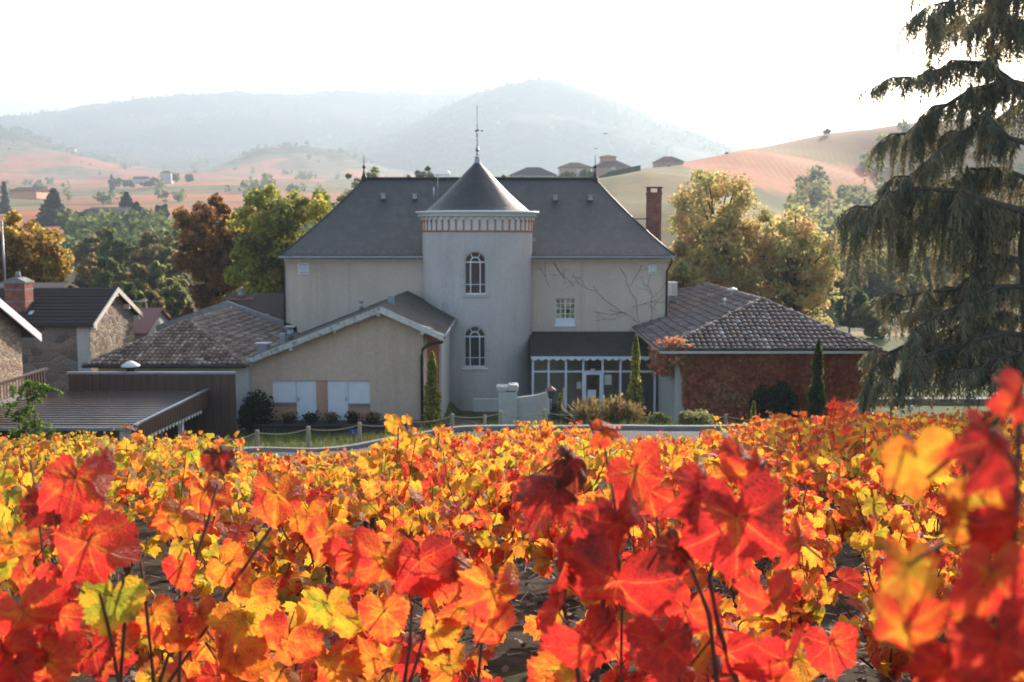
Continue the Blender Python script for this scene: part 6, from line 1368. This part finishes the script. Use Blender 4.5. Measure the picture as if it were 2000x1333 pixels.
# lantern
c = W(1075,757,38.2); e = empty('lantern', (c.x,38.2,.5), 'small old street lantern with a reddish cap beside the curved wall', 'lantern')
mb = MB(); mb.tube([(c.x,38.2,.6),(c.x,38.2,c.z-.42)], .03, 8); mb.build('post', M['dark'], e)
mb = MB(); mb.lathe((c.x,38.2,c.z-.42), [(.05,0),(.09,.03),(.13,.3),(.12,.31)], 6, smooth=False); mb.build('glass', M['glass'], e)
mb = MB(); mb.lathe((c.x,38.2,c.z-.11), [(.22,0),(.21,.03),(.09,.12),(.05,.14),(.05,.18),(.02,.2),(.02,.25)], 12); mb.build('cap', m_simple('copper', (.3,.13,.09), .6, .2), e)
# timber deck wall below the annex with flower pots
dk = empty('timber_wall', (XY(640,40.3), 40.3, .3), 'dark slatted timber wall below the annex windows', 'timber wall')
x0_, x1_ = XY(480,40.2), XY(935,40.2); zt_ = ZY(831,40.2); x = x0_; mb = MB()
while x < x1_: mb.box(x,x+.115,40.2,40.24,-.4,zt_-.04); x += .135
mb.box(x0_,x1_,40.241,40.3,-.4,zt_-.05); mb.build('slats', M['darkwood'], dk); mb = MB(); mb.box(x0_-.02,x1_+.02,40.12,40.36,zt_-.038,zt_+.02); mb.build('top_rail', M['darkwood'], dk)
mb = MB(); mb.box(x0_,x1_,40.361,41.49,.8,zt_-.03); mb.build('deck', M['darkwood'], dk)
if FULL:
    for i, (px, w_, lb) in enumerate(((560,.26,'leftmost dark planter below the left orange panel'),(603,.30,'wide planter in front of the left white door'),(644,.24,'small dark planter before the right white door'),(685,.24,'planter below the right orange panel'),(724,.28,'rightmost planter beside the shutter opening'))):
        x = XY(px,40.7); zt2_ = zt_+.02; e = empty('planter', (x,40.7,zt2_), lb, 'planter', 'planters on the timber wall'); mb = MB(); mb.lathe((x,40.7,zt2_-.02), [(w_*.7,0),(w_,.2),(w_*1.05,.21),(w_*.9,.2)], 14); mb.build('pot', M['dark'], e)
        rg_ = np.random.default_rng(500+i); nn = 260; q = rg_.normal(size=(nn,3))*np.array([w_*.6,.12,.09])+np.array([x,40.7,zt2_+.25]); Q = rand_quads(q, np.full(nn,.08), rg_).reshape(-1,3); me_ = fast_mesh('plant', Q, 4, rg_.random(nn)); me_.materials.append(LM['dark' if i % 2 else 'wood']); link('plant', me_, None, e)
# accessible-parking sign on the timber wall
c = W(690,849,40.0); e = empty('parking_sign', (c.x,40.05,c.z), 'small blue wheelchair parking sign on the timber wall', 'sign'); mb = MB(); mb.box(c.x-.16,c.x+.16,40.06,40.075,c.z-.2,c.z+.2); mb.build('plate', m_simple('sign_blue', (.04,.12,.36), .5, .05), e)
mb = MB(); y = 40.05; w_ = .022
mb.tube([(c.x-.02,y,c.z+.13),(c.x-.02,y,c.z+.145)], .03, 10); mb.bar((c.x-.02,y,c.z+.09),(c.x-.02,y,c.z-.01), w_, .01, up=(0,1,0)); mb.bar((c.x-.02,y,c.z+.0),(c.x+.06,y,c.z+.0), w_, .01, up=(0,1,0)); mb.bar((c.x+.06,y,c.z+.0),(c.x+.09,y,c.z-.10), w_, .01, up=(0,1,0)); mb.bar((c.x-.02,y,c.z+.05),(c.x+.04,y,c.z+.05), w_, .01, up=(0,1,0))
for k in range(14):
    a0, a1 = R(80+k*17), R(80+(k+1)*17); mb.bar((c.x+.0+.085*math.cos(a0),y,c.z-.05+.085*math.sin(a0)),(c.x+.0+.085*math.cos(a1),y,c.z-.05+.085*math.sin(a1)), w_*.8, .01, up=(0,1,0))
mb.build('pictogram', M['white'], e)
# pole at far left
e = empty('antenna_pole', (XY(13,52),52,0), 'thin pale antenna pole in front of the golden tree at the left edge', 'pole'); mb = MB(); mb.tube([(XY(13,52),52,ZY(560,52)-1),(XY(12,52),52,ZY(432,52))], .05, 6); mb.build('mast', M['zinc'], e); mb = MB(); z = ZY(440,52); mb.tube([(XY(4,52),52,z),(XY(22,52),52,z)], .02, 5); mb.build('crossbar', M['zinc'], e)
# street lamp over the wood
e = empty('street_lamp', (XY(285,62),62,-.3), 'slim street lamp arm between the pink lean-to and the parapet', 'street lamp'); q = ZY(589,62); mb = MB(); mb.tube([(XY(286,62),62,-.3),(XY(286,62),62,q-.15),(XY(284,62),62,q)], .05, 6); mb.tube([(XY(284,62),62,q),(XY(258,62),62,q)], .035, 6); mb.build('pole', M['cream'], e); mb = MB(); mb.box(XY(280,62),XY(287,62),61.8,62.2,q-.02,q+.12); mb.build('lamp_head', M['cream'], e)
# lawn, bench and terrace wall beyond the cedar
tw = empty('terrace_wall', (18.5,56,0), 'low grey terrace wall seen under the cedar boughs', 'wall'); mb = MB(); mb.box(15.8,32,52,52.4,-.4,ZY(782,52)); mb.build('wall', M['kerb'], tw); mb = MB(); mb.box(15.7,32,51.9,52.5,ZY(782,52)+.002,ZY(779,52)); mb.build('coping', M['kerb'], tw)
bn = empty('bench', (15.9,42,.6), 'dark garden bench on the sunlit grass beside the barn', 'bench'); zb = ZY(812,42); xA, xB = XY(1698,42), XY(1722,42); mb = MB()
mb.box(xA,xB,42,42.35,zb+.02,zb+.07); mb.build('seat', M['white'], bn); mb = MB(); mb.box(xA,xB,42.38,42.42,zb+.28,zb+.42); mb.build('backrest', M['dark'], bn)
for x in (xA+.02, xB-.08): mb = MB(); mb.box(x,x+.05,42.02,42.3,zb-.5,zb+.018); mb.box(x,x+.05,42.42,42.46,zb-.5,zb+.42); mb.build('leg', M['dark'], bn)
put_post(1742, 792, 812, 38, 'short dark bollard with a pale cap on the grass by the bench', .06, 'dark')
for px, Y in ((1779,41),): 
    c = W(px,798,Y); e = empty('garden_sign', (c.x,Y,c.z-.6), 'small white panel standing on the grass under the cedar', 'panel'); mb = MB(); mb.box(c.x-.09,c.x+.09,Y,Y+.03,c.z-.1,c.z+.1); mb.build('panel', M['white'], e); mb = MB(); mb.box(c.x-.015,c.x+.015,Y+.031,Y+.05,c.z-1.0,c.z+.08); mb.build('stake', M['wood'], e)
# birds
for i, (px, py, s) in enumerate(((1183,262,9),(1164,291,6),(1201,172,4),(803,8,5))):
    Y = 40; c = W(px, py, Y); r = s/2000*Y*.5; e = empty('bird', c, ('dark bird gliding over the mountain, upper of the pair above the turreted villa','dark bird, lower of the pair above the turreted villa','tiny bird high over the right flank of the mountain','tiny bird at the top edge of the sky')[i], 'bird')
    mb = MB(); mb.lathe((0,0,0), [(.001,-1),(.16,-.6),(.22,0),(.15,.6),(.001,.9)], 8); vs = [Vector(v) for v in mb.v]; mb.v = [tuple(c + Vector((v.z*.5*r*1.2, v.x*r*.5, v.y*r*.7))) for v in vs]
    bd = mb.build('body', M['dark'], e)
    for sg in (-1, 1):
        mb = MB(); q = [Vector((-.12,0,0)),Vector((.14,0,0)),Vector((.1,sg*.6,.14)),Vector((-.2,sg*1.1,.0)),Vector((-.18,sg*.55,.1))]; q = [c+Vector((p.y*r*1.1, p.x*r*1.3, p.z*r+.0)) for p in q]; mb.prism(q, (0,0,.01)); mb.build('wing', M['dark'], e)
# grass on the verge and lawn
if FULL:
    rg = np.random.default_rng(12); n = 42000; y = 22+rg.random(n)*17.5; x = rg.uniform(-13, 17, n); ry = np.interp(x, kx, ky); k = (y > ry+.3) & (y < 39.5) & ((x > -9.8) | (y < 30)); x, y = x[k], y[k]; n = len(x)
    z = H(x, y); hgt = (.05+.16*rg.random(n)**2)*(1+1.2*hash_noise(x, y, 1.3, 5)); a = rg.random(n)*6.283; w_ = .012; ln = hgt*.5
    b0 = np.stack([x-w_*np.sin(a), y+w_*np.cos(a), z-.01], 1); b1 = np.stack([x+w_*np.sin(a), y-w_*np.cos(a), z-.01], 1); tp = np.stack([x+ln*np.cos(a), y+ln*np.sin(a), z+hgt], 1)
    V = np.stack([b0, b1, tp], 1).reshape(-1, 3); me_ = fast_mesh('grass', V, 3, rg.random(n)); me_.materials.append(m_leafy('grass_blades', [(0,(.05,.08,.02)),(.5,(.12,.15,.035)),(1,(.28,.26,.09))], .4, .8, .6)); tag(link('grass', me_), 'green and straw-coloured grass on the verge behind the kerb', 'grass', kind='stuff')
